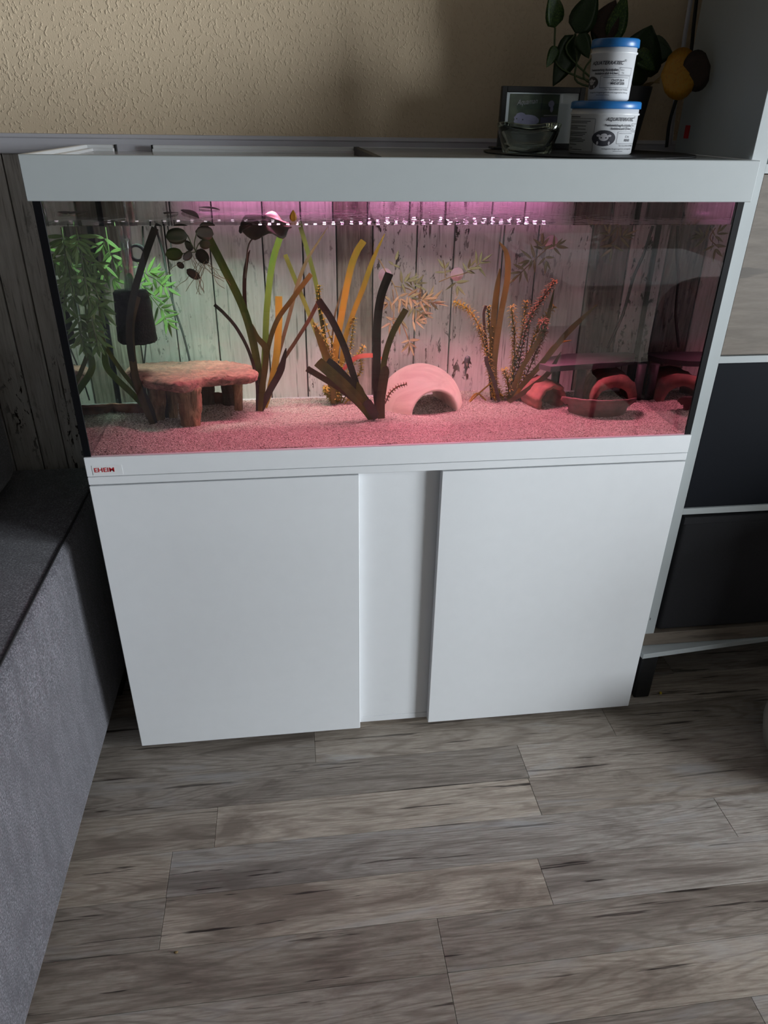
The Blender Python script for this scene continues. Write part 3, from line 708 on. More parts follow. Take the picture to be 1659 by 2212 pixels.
blade([(562, 888), (566, 840), (573, 790), (573, 752), (556, 728), (545, 700)], y - .015, y - .03, 13, 'b_olive', t, 'point')
blade([(558, 888), (562, 840), (568, 800)], y - .006, y - .01, 15, 'b_dark', t, 'round')

t, y = plant('vallisneria', 820, 902, 'strap-leaved plant with cut dark blades in front of the ceramic cave')
blade([(818, 900), (813, 840), (814, 770), (815, 700), (823, 640), (841, 590)], y, y - .02, 17, 'b_dark', t)
blade([(824, 900), (824, 850), (830, 780), (848, 720), (877, 668)], y + .01, y, 13, 'b_olive', t)
blade([(800, 904), (775, 845), (757, 790), (742, 745), (716, 690), (688, 648)], y + .01, y + .03, 14, 'b_dark', t)
blade([(800, 904), (770, 868), (735, 840), (700, 818), (663, 796)], y, y - .02, 13, 'b_brown', t)
blade([(803, 904), (778, 868), (742, 830), (706, 798), (686, 781)], y - .01, y - .04, 22, 'b_olive', t)
blade([(806, 904), (790, 865), (760, 830), (722, 790), (706, 780)], y - .004, y - .02, 16, 'b_dark', t)
blade([(808, 904), (790, 872), (778, 845), (772, 825)], y - .012, y - .015, 16, 'b_olive', t, 'point')
blade([(824, 904), (822, 870), (826, 835), (832, 800), (835, 790)], y - .015, y - .02, 20, 'b_brown', t, 'point')
blade([(814, 904), (800, 880), (790, 865)], y - .015, y - .02, 20, 'b_dark', t, 'round')

t, y = plant('vallisneria', 728, 870, 'tall yellow-orange strap-leaved plant at the back beside the dark wall plank')
blade([(724, 872), (710, 790), (696, 700), (684, 620), (668, 555), (649, 490)], y, y + .02, 9, 'b_olive', t)
blade([(718, 872), (700, 770), (672, 690), (640, 610), (616, 550)], y - .01, y + .01, 9, 'b_olive', t)
blade([(722, 872), (724, 770), (738, 680), (755, 590), (770, 545), (786, 520)], y, y - .02, 14, 'b_orange', t)
blade([(730, 872), (742, 750), (760, 685), (785, 620), (806, 560), (831, 505)], y + .01, y, 11, 'b_orange', t, 'point')
blade([(722, 872), (712, 790), (695, 745), (677, 695)], y - .02, y - .03, 15, 'b_olive', t, 'point')
blade([(726, 872), (716, 780), (722, 690), (735, 640), (740, 620)], y + .01, y + .01, 4, 'b_brown', t, 'point')
blade([(740, 800), (765, 775), (790, 768), (815, 770), (836, 782)], y - .03, y - .04, 10, 'coral', t, 'point')

t, y = plant('vallisneria', 1085, 868, 'golden strap-leaved plant among bushy waterweed right of the small fish')
blade([(1072, 868), (1068, 790), (1080, 690), (1096, 600), (1094, 548), (1078, 522)], y, y - .02, 13, 'b_olive', t, 'point')
blade([(1070, 868), (1062, 790), (1066, 690), (1074, 620), (1080, 580)], y + .01, y, 13, 'b_olive', t, 'point')
blade([(1062, 868), (1056, 790), (1048, 720), (1045, 680), (1050, 660)], y, y - .01, 6, 'b_dark', t)
blade([(1098, 868), (1130, 830), (1170, 785), (1220, 725), (1255, 690), (1290, 658)], y - .01, y - .05, 13, 'b_olive', t, 'point')
blade([(1098, 866), (1125, 800), (1160, 740), (1182, 690), (1197, 625)], y, y - .01, 12, 'b_olive', t, 'point')
blade([(1100, 868), (1150, 835), (1185, 805), (1212, 760)], y - .02, y - .04, 13, 'b_brown', t, 'point')
blade([(1104, 868), (1120, 845), (1165, 790), (1200, 745), (1235, 735)], y - .015, y - .02, 8, 'b_orange', t, 'point')
blade([(1078, 868), (1066, 820), (1052, 785), (1050, 770)], y - .02, y - .03, 9, 'b_dark', t)
blade([(1050, 865), (1030, 850), (1012, 868)], y - .03, y - .04, 4, 'b_orange', t, 'point')
blade([(1015, 868), (1040, 845), (1075, 815)], y - .02, y - .02, 4, 'b_orange', t, 'point')

# --- bushy waterweed, whorls of tiny leaves joined per stem
def weed(px, Y0, Y1, mat, parent, size=8, step=5.0):
    k = len(px); path = spline([wet(x, y_, Y0 + (Y1 - Y0) * i / (k - 1)) for i, (x, y_) in enumerate(px)], 10)
    V, Fc = tube_geo(path, 0.0014, 5); L = 0.0; acc = 0.0; wh = 0
    tot = sum((b - a).length for a, b in zip(path, path[1:])); run = 0
    for a, b in zip(path, path[1:]):
        acc += (b - a).length; run += (b - a).length; den = 0.75 + 0.45 * (run / tot)
        if acc < step * PXM / den: continue
        acc = 0; wh += 1; tg = (b - a).normalized()
        u = tg.cross(Vector((0.2, 1, 0.1))).normalized(); v = tg.cross(u); n = 6
        for q in range(n):
            an = 2 * math.pi * (q + 0.5 * (wh % 2)) / n + random.uniform(-.3, .3)
            d = (math.cos(an) * u + math.sin(an) * v); s = size * PXM * random.uniform(.8, 1.25); w_ = tg.cross(d) * 0.0014
            p0 = b; p1 = b + d * s * .55 + tg * s * .35; p2 = b + d * s + tg * s * .15
            i0 = len(V); V += [p0 - w_, p0 + w_, p1 + w_ * 1.3, p1 - w_ * 1.3, p2, p1 + tg * 0.0006]
            Fc += [(i0, i0 + 1, i0 + 5), (i0 + 1, i0 + 2, i0 + 5), (i0 + 2, i0 + 4, i0 + 5), (i0 + 4, i0 + 3, i0 + 5), (i0 + 3, i0, i0 + 5), (i0 + 1, i0, i0 + 3, i0 + 2), (i0 + 2, i0 + 3, i0 + 4)]
    o = mk('stem', V, Fc, mat, parent); o['kind'] = 'stuff'; return o
t, y = plant('waterweed', 1078, 866, 'bushy olive waterweed with leafy stems behind the small log right of the fish')
for q, (pp, mt) in enumerate([([(1070, 866), (1058, 800), (1045, 740), (1030, 695), (1010, 668), (982, 652)], 'elodea'), ([(1072, 866), (1066, 790), (1058, 720), (1055, 665)], 'elodea'),
     ([(1100, 866), (1108, 800), (1112, 740), (1105, 665)], 'elodea'), ([(1102, 866), (1112, 790), (1128, 720), (1137, 655)], 'elodea'), ([(1108, 866), (1122, 780), (1140, 700), (1165, 655), (1197, 610)], 'elodea_red'),
     ([(1110, 866), (1130, 800), (1150, 740), (1170, 695), (1195, 665)], 'elodea'), ([(1100, 868), (1098, 830), (1090, 800)], 'elodea'), ([(1090, 866), (1075, 840), (1062, 800)], 'elodea'), ([(1112, 866), (1150, 780), (1175, 720), (1172, 690)], 'elodea_red')]):
    weed(pp, y + random.uniform(-.02, .02), y + random.uniform(-.03, .03), mt, t, 14, 5.0)
t, y = plant('waterweed', 742, 872, 'tangled golden waterweed at the foot of the orange strap leaves')
for pp in ([(735, 872), (745, 820), (765, 780), (785, 750)], [(738, 872), (760, 830), (780, 800), (778, 770)], [(730, 872), (722, 800), (705, 740), (680, 700)], [(725, 872), (735, 800), (755, 760), (765, 690)], [(722, 872), (706, 850), (703, 835)], [(745, 872), (757, 855), (752, 835)], [(725, 872), (728, 780), (690, 660), (690, 620)]):
    weed(pp, y + random.uniform(-.01, .02), y + random.uniform(-.02, .02), 'elodea', t, 10, 6)
t, y = plant('waterweed', 832, 872, 'single small sprig of waterweed leaning on the ceramic cave')
weed([(832, 872), (842, 850), (858, 836), (876, 830)], 0.14, 0.135, 'elodea_red', t, 7, 6)

# --- plastic bamboo sprigs on suction cups
def sprig(px, Y, twig, clusters, mat, label, cupdef=None, wl=6.0):
    p = wet(*px, Y); t = tag(empty('plastic_bamboo', p), label, 'plant')
    for tw in twig: tube('twig', [wet(a, b, Y + random.uniform(-.012, .004)) for a, b in tw], 0.0011, 'straw' if mat == 'bam_tan' else 'stem', t, 5, 4)
    for (cx_, cy_, ang, n, ln) in clusters:
        yy = Y + random.uniform(-.02, .005); b0_ = wet(cx_, cy_, yy)
        for q in range(n):
            f = (q / (n - 1) - .5) * 2 if n > 1 else 0
            a = math.radians(ang + f * 75 + random.uniform(-12, 12)); l = ln * PXM * random.uniform(.75, 1.2)
            d = Vector((math.cos(a), random.uniform(-.45, .25), math.sin(a))).normalized()
            ax = Vector((math.cos(math.radians(ang)), 0, math.sin(math.radians(ang)))) * (1 - abs(f)) * ln * PXM * .45
            leaf(b0_ + ax, b0_ + ax + d * l, wl * PXM * random.uniform(.8, 1.25), mat, t, 'lance', Vector((random.uniform(-.4, .4), -1, random.uniform(0, .7))))
    if cupdef:
        q = wet(*cupdef, min(Y + .012, 0.392)); m = Matrix.Rotation(math.radians(90), 4, 'X')
        lathe('suction_cup', [(0.004, 0.008), (0.006, 0.006), (0.006, 0.001), (0.0135, -0.002), (0.0145, -0.005), (0.012, -0.0045), (0.004, -0.001)], q, 'cup', t, 20, m)['label'] = 'round pale pink suction cup'
    return t
sprig((835, 590), 0.375, [[(818, 558), (835, 590), (852, 618), (862, 655), (866, 690), (878, 722), (885, 748)], [(852, 618), (885, 625), (920, 650), (945, 655)], [(848, 625), (851, 660), (850, 690)]],
      [(850, 572, 65, 3, 22), (868, 612, 20, 6, 30), (890, 618, 30, 6, 32), (880, 640, -25, 6, 30), (905, 648, 10, 6, 30), (925, 652, -5, 6, 32), (843, 650, 215, 4, 22), (893, 662, -50, 6, 30), (866, 690, -120, 4, 26), (892, 693, 0, 6, 28), (848, 692, 230, 4, 24), (884, 735, -80, 6, 28), (862, 640, -60, 5, 28), (905, 672, -30, 5, 28)], 'bam_tan', 'tan plastic bamboo spray hanging from a suction cup above the ceramic cave', (832, 595))
sprig((988, 593), 0.375, [[(948, 609), (975, 598), (1010, 588), (1040, 566)], [(962, 600), (961, 580), (957, 562)]], [(961, 588, 95, 4, 24), (1008, 585, 50, 5, 26), (1030, 572, 35, 5, 30), (985, 610, -65, 4, 28)], 'bam_tan', 'small tan plastic bamboo sprig with suction cup in the middle of the back wall', (988, 593))
sprig((1187, 527), 0.365, [[(1192, 528), (1165, 552), (1135, 580), (1108, 608)]], [(1172, 538, 100, 6, 30), (1155, 558, 200, 6, 32), (1132, 582, 225, 5, 34), (1178, 556, -70, 4, 26), (1196, 535, 30, 5, 26)], 'bam_tan', 'tan plastic bamboo sprig with suction cup right of the golden strap leaves', (1192, 524))
sprig((1335, 505), 0.36, [[(1335, 492), (1330, 515), (1310, 535)]], [(1318, 510, 130, 5, 26), (1340, 512, 20, 6, 28), (1325, 530, -110, 4, 26)], 'bam_tan', 'dim plastic bamboo sprig at the top right of the aquarium', None)
sprig((165, 500), 0.20, [[(158, 491), (165, 560), (185, 640), (200, 700), (190, 740)], [(165, 540), (195, 590), (215, 650)]],
      [(165, 510, -70, 7, 36), (163, 545, -80, 7, 38), (172, 580, -60, 7, 38), (188, 600, -50, 7, 36), (183, 630, -80, 7, 38), (205, 640, -60, 6, 34), (212, 662, -50, 5, 32), (183, 680, -100, 7, 36), (190, 710, -80, 7, 36), (180, 735, -100, 6, 34), (150, 520, -110, 6, 34), (150, 600, -100, 6, 34), (196, 565, -40, 6, 34)], 'bam_green', 'bright green plastic bamboo hanging in the left corner of the aquarium', None, 7)
sprig((232, 500), 0.34, [[(228, 491), (235, 540), (240, 585)]], [(225, 515, -110, 6, 34), (238, 545, -70, 6, 34), (228, 575, -120, 6, 36), (240, 595, -60, 5, 32), (255, 575, -30, 4, 30)], 'bam_green', 'green plastic bamboo hanging left of the clear filter pipe', None, 7)
sprig((310, 585), 0.36, [[(292, 560), (315, 592), (335, 603), (355, 620)], [(305, 620), (325, 640), (345, 665), (358, 690)]], [(312, 590, 10, 6, 32), (332, 600, -10, 6, 34), (348, 615, -30, 5, 32), (322, 640, 0, 5, 34), (342, 662, -30, 6, 34), (355, 685, -60, 6, 34), (300, 610, -40, 5, 30)], 'bam_green', 'green plastic bamboo branching right behind the black filter sponge', None, 7)

# --- floating plants
t = tag(empty('floating_plant', wet(415, 540, 0.24)), 'floating plant with round leaves and trailing roots left of centre', 'plant')
Yf = 0.24
for (bx_, by_, tx, ty, wd, mt) in [(405, 508, 358, 512, 30, 'float'), (422, 500, 462, 506, 27, 'float'), (395, 548, 357, 550, 24, 'b_green'), (430, 525, 455, 530, 20, 'float'), (418, 535, 398, 526, 20, 'floatdark'), (425, 540, 450, 568, 24, 'floatdark'), (415, 545, 396, 560, 16, 'floatdark'), (403, 582, 432, 602, 18, 'floatdark'), (398, 578, 382, 568, 12, 'floatdark')]:
    leaf(wet(bx_, by_, Yf), wet(tx, ty, Yf + random.uniform(-.02, .02)), wd * PXM, mt, t, 'disc', Vector((random.uniform(-.3, .3), -1, random.uniform(-.6, .3))))
for pts in ([(405, 508), (415, 530), (425, 545)], [(425, 502), (420, 525), (422, 545)], [(395, 548), (410, 545), (422, 545)], [(430, 525), (425, 535), (422, 545)]): tube('stalk', [wet(a, b, Yf) for a, b in pts], 0.0011, 'stem', t, 5, 3)
for i in range(16):
    x, y_ = 425 + random.uniform(-12, 22), 555 + random.uniform(-5, 12); a = random.uniform(-2.6, -0.4); pts = []; yy = Yf + random.uniform(-.03, .04)
    for k in range(6): pts.append(wet(x, y_, yy)); x += math.cos(a) * 16; y_ -= math.sin(a) * 15; a += random.uniform(-.5, .5); yy += random.uniform(-.008, .01)
    tube('root', pts, 0.0005, 'root', t, 4, 3)
t = tag(empty('lily_leaf', wet(570, 512, 0.19)), 'large dark ruffled leaf hanging just under the water surface', 'leaf')
P0 = wet(570, 489, 0.20); V = []; Fc = []; n = 36; m = 7
for i in range(m):
    r = 0.001 + i / (m - 1)
    for j in range(n):
        a = 2 * math.pi * j / n; rr = r * (1 + 0.07 * math.sin(3 * a + 1) + 0.05 * math.sin(7 * a)); rip = 0.006 * r * math.sin(5 * a + 2)
        V.append(Vector((0.047 * rr * math.cos(a), 0.030 * rr * math.sin(a), -0.004 - 0.026 * (1 - math.sin(a)) * r * 0.55 + rip - 0.006 * math.cos(a) ** 2 * r)))
k0 = len(V); V += [v + Vector((0, 0.0006, -0.0014)) for v in V]
for q in (0, k0):
    for i in range(m - 1):
        for j in range(n): f = (q + i * n + j, q + i * n + (j + 1) % n, q + (i + 1) * n + (j + 1) % n, q + (i + 1) * n + j); Fc.append(f if q == 0 else f[::-1])
for j in range(n): Fc.append(((m - 1) * n + j, (m - 1) * n + (j + 1) % n, k0 + (m - 1) * n + (j + 1) % n, k0 + (m - 1) * n + j))
LP = Vector((P0.x, P0.y, WZ - 0.001)); lf = mk('leaf_blade', [v + LP for v in V], Fc, 'floatdark', t, True)
tube('stalk', [LP + Vector((-0.005, -0.01, -0.03)), LP + Vector((-0.03, 0.0, -0.05)), wet(530, 600, 0.28)], 0.0014, 'floatdark', t)
for (a, b, c, d_) in [(395, 452, 430, 470, ), (430, 447, 475, 452), (355, 462, 385, 458), (150, 462, 190, 455)]:
    p, q = atz(a, b, WZ + 0.002), atz(c, d_, WZ + 0.002)
    g = tag(empty('leaf_scrap', p), {395: 'dark leaf floating on the water above the round-leaved plant', 430: 'dark leaf floating at the back of the water left of centre', 355: 'small dark leaf floating above the black filter sponge', 150: 'dark scrap of leaf floating in the left corner of the water'}[a], 'leaf')
    leaf(p, q, 0.022, 'floatdark', g, 'lance', Vector((0, 0, 1)))
p = atz(633, 474, WZ); g = tag(empty('leaf_tip', p), 'small orange leaf tip poking out of the pink water surface', 'leaf')
leaf(p - Vector((0, 0, 0.004)), p + Vector((0.001, 0, 0.016)), 0.013, 'pothosorange', g, 'lance')

# --- filter sponge with pipe, and cables
flt = tag(empty('sponge_filter', wet(290, 700, 0.27)), 'black sponge filter on a clear pipe in the left of the aquarium', 'filter')
Yp = 0.27; c1, c2 = wet(282, 627, Yp), wet(298, 738, Yp); h = (c1 - c2).length
prof = [(0.002, -h / 2), (0.036, -h / 2), (0.0385, -h / 2 + .004)] + [(0.0385 - 0.005 * k / 8, -h / 2 + .006 + (h - .01) * k / 8) for k in range(9)] + [(0.030, h / 2), (0.002, h / 2)]
q = (c1 - c2).normalized().to_track_quat('Z', 'Y').to_matrix().to_4x4()
def rough_warp(v):
    return v + v.normalized() * 0.0022 * noise.noise(v * 240)
lathe('sponge', prof, (c1 + c2) / 2, 'sponge', flt, 40, q, warp=rough_warp)
top = wet(268, 487, Yp + .01); lathe('pipe', [(0.0115, 0), (0.0115, 1), (0.010, 1), (0.010, 0)], (0, 0, 0), 'tube', flt, 20, Matrix.Translation(c1) @ (top - c1).normalized().to_track_quat('Z', 'Y').to_matrix().to_4x4() @ Matrix.Diagonal((1, 1, (Vector((top.x, top.y, 1.2)) - c1).length, 1)), loop=True)
o = lathe('pipe_clip', [(0.016, 0), (0.016, 0.02), (0.012, 0.02), (0.012, 0)], wet(298, 545, Yp + 0.02), 'black', flt, 18, Matrix.Rotation(math.radians(90), 4, 'X'), loop=True)
tube('cable', [wet(335, 488, .394), wet(352, 545, .394), wet(362, 600, .394), wet(375, 660, .394), wet(395, 720, .394), wet(412, 790, .394), wet(420, 850, .394)], 0.0024, 'cable', flt)
tube('cable', [wet(308, 488, .38), wet(311, 560, .38), wet(314, 640, .38), wet(316, 730, .38), wet(311, 800, .38), wet(316, 860, .394)], 0.0017, 'cable', flt)
tube('cable', [wet(362, 488, .38), wet(368, 520, .38), wet(372, 560, .38)], 0.0012, 'cable', flt)
o = tag(tube('heater_cable', [wet(1410, 488, .36), wet(1390, 550, .36), wet(1368, 600, .36), wet(1345, 680, .36), wet(1312, 752, .36)], 0.0035, 'cable'), 'dark cable hanging down in the dim right part of the aquarium', 'cable')

# --- bark table
tb = tag(empty('bark_table', wetz(410, 880, SZ)), 'bark table cave with a flaky slab top standing on the sand at left', 'cave')
outl = [(270, 800), (285, 789), (330, 783), (400, 780), (470, 779), (520, 785), (550, 792), (556, 802), (546, 811), (500, 814), (440, 819), (400, 831), (340, 826), (300, 819), (276, 810)]
O = [wetz(a, b, 0.862) for a, b in outl]; O = [Vector((p_.x, min(p_.y, 0.383), p_.z)) for p_ in O]; O = spline(O + [O[0]], 10)[:-1]; cen = sum(O, Vector()) / len(O)
bm = bmesh.new(); rings = []
def bark_n(p): return 0.55 * noise.noise(Vector((p.x * 60, p.y * 150, p.z * 60))) + 0.45 * noise.noise(Vector((p.x * 140, p.y * 330, p.z * 200)))
for (s, dz) in [(0.08 + 0.06 * k, 0.003) for k in range(15)] + [(0.965, 0.0015), (0.985, 0.0), (1.0, -0.003), (1.005, -0.006), (0.995, -0.009), (1.0, -0.012), (0.985, -0.015), (0.95, -0.018), (0.6, -0.018), (0.3, -0.018)]:
    ring = []
    for p_ in O:
        q_ = cen + (p_ - cen) * s * (1 + 0.02 * noise.noise(p_ * 60)); b_ = bark_n(q_ + Vector((0, 0, dz)))
        if s > .9 and dz > -.017: q_ += (p_ - cen).normalized() * 0.0045 * noise.noise(Vector((q_.x * 260, q_.y * 260, dz * 500)))
        ring.append(bm.verts.new(q_ + Vector((0, 0, dz + (0.0075 if dz > -.002 else 0.0020) * b_))))
    rings.append(ring)
nO = len(O)
for r0, r1 in zip(rings, rings[1:]):
    for j in range(nO): bm.faces.new((r0[j], r0[(j + 1) % nO], r1[(j + 1) % nO], r1[j]))
bm.faces.new(rings[0]); bm.faces.new(rings[-1])
bm_out('slab', bm, 'barktop', tb, True)
def leg_piece(px0, px1, Y, w0, w1, mat):
    a, b = wet(*px0, Y), wet(*px1, Y); a.z = min(a.z, SZ - .004); b.z = 0.848; V = []; Fc = []; n = 40; m = 22
    for i in range(m):
        s = i / (m - 1); c = a.lerp(b, s); w_ = (w0 + (w1 - w0) * s) * PXM / 2
        for j in range(n):
            an = 2 * math.pi * j / n; rr = w_ * (1 + 0.22 * noise.noise(Vector((math.cos(an) * 2, math.sin(an) * 2, s * 3 + px0[0]))) + 0.16 * noise.noise(Vector((math.cos(an) * 6, math.sin(an) * 6, s * 3 + px0[0]))) + 0.08 * noise.noise(Vector((an * 9, s * 14, px0[0]))))
            V.append(c + Vector((rr * math.cos(an), 0.65 * rr * math.sin(an), 0)))
    for i in range(m - 1):
        for j in range(n): Fc.append((i * n + j, i * n + (j + 1) % n, (i + 1) * n + (j + 1) % n, (i + 1) * n + j))
    Fc += [tuple(range(n))[::-1], tuple((m - 1) * n + j for j in range(n))]
    return mk('leg', V, Fc, mat, tb, True)
leg_piece((412, 922), (408, 830), 0.205, 42, 48, 'bark'); leg_piece((342, 908), (338, 830), 0.262, 26, 38, 'bark'); leg_piece((374, 902), (372, 830), 0.272, 17, 26, 'bark')
leg_piece((516, 886), (512, 815), 0.305, 17, 22, 'bark'); leg_piece((360, 900), (356, 830), 0.280, 26, 30, 'barkdark'); leg_piece((448, 862), (446, 818), 0.368, 30, 32, 'barkdark'); leg_piece((498, 866), (494, 815), 0.36, 34, 34, 'barkdark')
# --- terracotta shards behind it
def shard(px, py, Y, rad, hgt, arc0, arc1, mat, label, rot=0.0, th=0.006, lean=0.25):
    p = wet(px, py, Y); p.z = SZ - 0.006; bm = bmesh.new(); n = 22; m = 6; A = []; 
    for side in (0, 1):
        for i in range(m):
            for j in range(n):
                a = arc0 + (arc1 - arc0) * j / (n - 1); s = i / (m - 1); r = rad - side * th + lean * hgt * s * s
                e = math.sin(math.pi * j / (n - 1)) ** 0.35 if s > .5 else 1.0
                A.append(bm.verts.new(p + Vector((r * math.cos(a + rot), r * math.sin(a + rot), hgt * s * (0.55 + 0.45 * e) + 0.0015 * noise.noise(Vector((a * 4, s * 3, px)))))))
    N = n * m
    for i in range(m - 1):
        for j in range(n - 1):
            q = i * n + j; bm.faces.new((A[q], A[q + 1], A[q + n + 1], A[q + n])); bm.faces.new((A[N + q], A[N + q + n], A[N + q + n + 1], A[N + q + 1]))
    for j in range(n - 1):
        bm.faces.new((A[j], A[N + j], A[N + j + 1], A[j + 1])); q = (m - 1) * n + j; bm.faces.new((A[q], A[q + 1], A[N + q + 1], A[N + q]))
    for i in range(m - 1):
        q = i * n; bm.faces.new((A[q], A[q + n], A[N + q + n], A[N + q])); q = i * n + n - 1; bm.faces.new((A[q], A[N + q], A[N + q + n], A[q + n]))
    return tag(bm_out('pot_shard', bm, mat, None, True), label, 'shard')
shard(295, 852, 0.375, 0.055, 0.030, math.pi * 1.02, math.pi * 1.98, 'terra', 'low terracotta shard in the sand left behind the bark table', 0, lean=0.5)
shard(475, 852, 0.385, 0.018, 0.036, math.pi * 0.95, math.pi * 1.85, 'terra', 'small reddish shard seen between the rear legs of the bark table')

# --- ceramic cave
cv = tag(empty('ceramic_cave', wet(915, 885, 0.28)), 'rounded cream ceramic cave with a dark arched opening on the pink sand', 'cave')
ax = Vector((-0.26, 0.966, 0.0)).normalized(); R_ = ax.to_track_quat('Z', 'Y').to_matrix().to_4x4()
prof = [(0.047, 0.115), (0.049, 0.05), (0.051, 0.015), (0.0515, 0.003), (0.054, -0.002), (0.059, -0.001), (0.069, 0.010), (0.084, 0.034), (0.0925, 0.062), (0.0945, 0.085), (0.0925, 0.105), (0.086, 0.122), (0.076, 0.128), (0.060, 0.126)]
oc = Vector((0.702, 0.245, SZ - 0.004))
o = lathe('shell', prof, oc, 'ceramic', cv, 48, R_, loop=True)
for v in o.data.vertices: v.co.z = max(v.co.z, 0.748)
# --- little bark log
lg = tag(empty('bark_log', wet(1168, 870, 0.28)), 'short hollow bark log with a dark opening beside the golden plant', 'log')
ax = Vector((-0.34, 0.94, 0.05)).normalized(); R_ = ax.to_track_quat('Z', 'Y').to_matrix().to_4x4()
def logwarp(v): 
    a = math.atan2(v.y, v.x); return Vector((v.x * (1 + .05 * math.sin(9 * a) + .03 * math.sin(17 * a + v.z * 90)), v.y * (1 + .05 * math.sin(9 * a) + .03 * math.sin(17 * a)), v.z))
lathe('bark_ring', [(0.026, 0.075), (0.026, 0.002), (0.036, 0.0), (0.0385, 0.012), (0.039, 0.045), (0.037, 0.075)], Vector((0.972, 0.262, SZ + 0.017)), 'terra', lg, 40, R_, loop=True, warp=logwarp)
# --- dim things on the right
st = tag(empty('slate_table', wet(1280, 800, 0.35)), 'dark slate slab on legs in the dim right part of the aquarium', 'cave')
O = [wetz(a, b, 0.862) for a, b in [(1165, 786), (1180, 772), (1225, 764), (1290, 758), (1350, 757), (1375, 764), (1370, 775), (1330, 783), (1260, 787), (1190, 792)]]
O = [Vector((min(p_.x, 1.19), min(p_.y, 0.395), p_.z)) for p_ in O]
V = O + [p_ - Vector((0, 0, 0.012)) for p_ in O]; n = len(O)
mk('slab', V, [tuple(range(n)), tuple(range(2 * n - 1, n - 1, -1))] + [(i, n + i, n + (i + 1) % n, (i + 1) % n) for i in range(n)], 'slate', st)
for x, y_ in ((1.0, 0.36), (1.184, 0.372), (1.04, 0.290), (1.184, 0.305)):
    lathe('leg', [(0.012, 0), (0.010, 0.05), (0.011, 0.094)], (x, y_, SZ - .008), 'slate', st, 10)
aR = tag(empty('bark_tunnel', (1.14, 0.28, SZ)), 'reddish bark tunnel with a round opening under the dark slate slab', 'cave')
p = wet(1335, 850, 0.275); V = []; Fc = []; n = 20; m = 8
for side, rr in ((0, 1.0), (1, 0.72)):
    for i in range(m):
        for j in range(n):
            a = math.pi * j / (n - 1); sx = 0.056 * (1 if side == 0 else 0.72); szz = 0.070 * (1 if side == 0 else 0.62)
            w_ = 1 + .05 * noise.noise(Vector((a * 5, i * .6, side)))
            V.append(Vector((min(p.x, 1.118) + sx * math.cos(a) * w_ + 0.008 * i / m, p.y + 0.10 * i / (m - 1), SZ - .004 + szz * abs(math.sin(a)) ** (0.55 if side == 0 else 0.8) * w_)))
N = n * m
for i in range(m - 1):
    for j in range(n - 1): q = i * n + j; Fc += [(q, q + 1, q + n + 1, q + n), (N + q, N + q + n, N + q + n + 1, N + q + 1)]
for j in range(n - 1): Fc += [(j, N + j, N + j + 1, j + 1), ((m - 1) * n + j, (m - 1) * n + j + 1, N + (m - 1) * n + j + 1, N + (m - 1) * n + j)]
mk('bark_shell', V, Fc, 'terra', aR, True)
shard(1292, 868, 0.225, 0.064, 0.050, math.pi * 0.90, math.pi * 1.92, 'coco', 'dark curved shell half buried in the sand at right', 0.1, lean=0.4)
# --- fish
fs = tag(empty('fish', wet(1008, 790, 0.385)), 'small black catfish clinging to the rear glass above the sand', 'fish')
prof = [(0.0008, -0.026), (0.0018, -0.016), (0.0042, -0.006), (0.0062, 0.004), (0.0072, 0.011), (0.0066, 0.016), (0.0042, 0.020), (0.0010, 0.0215)]
fp = wet(1008, 788, 0.385)
lathe('body', prof, fp, 'fish', fs, 16, Matrix.Rotation(0.08, 4, 'Y') @ Matrix.Diagonal((1, .7, 1, 1)))
for a, b, wd in (((0.004, 0, 0.010), (0.0115, 0, 0.000), .005), ((-0.004, 0, 0.010), (-0.0115, 0, 0.001), .005), ((0.003, 0, -0.002), (0.007, 0, -0.009), .0035), ((-0.003, 0, -0.002), (-0.006, 0, -0.009), .0035), ((0.002, 0, -0.020), (0.004, 0, -0.036), .006), ((0, -0.004, 0.006), (0.0, -0.008, -0.004), .006)):
    leaf(fp + Vector(a), fp + Vector(b), wd, 'deadleaf', fs, 'lance', Vector((0, -1, 0)), 'fin')

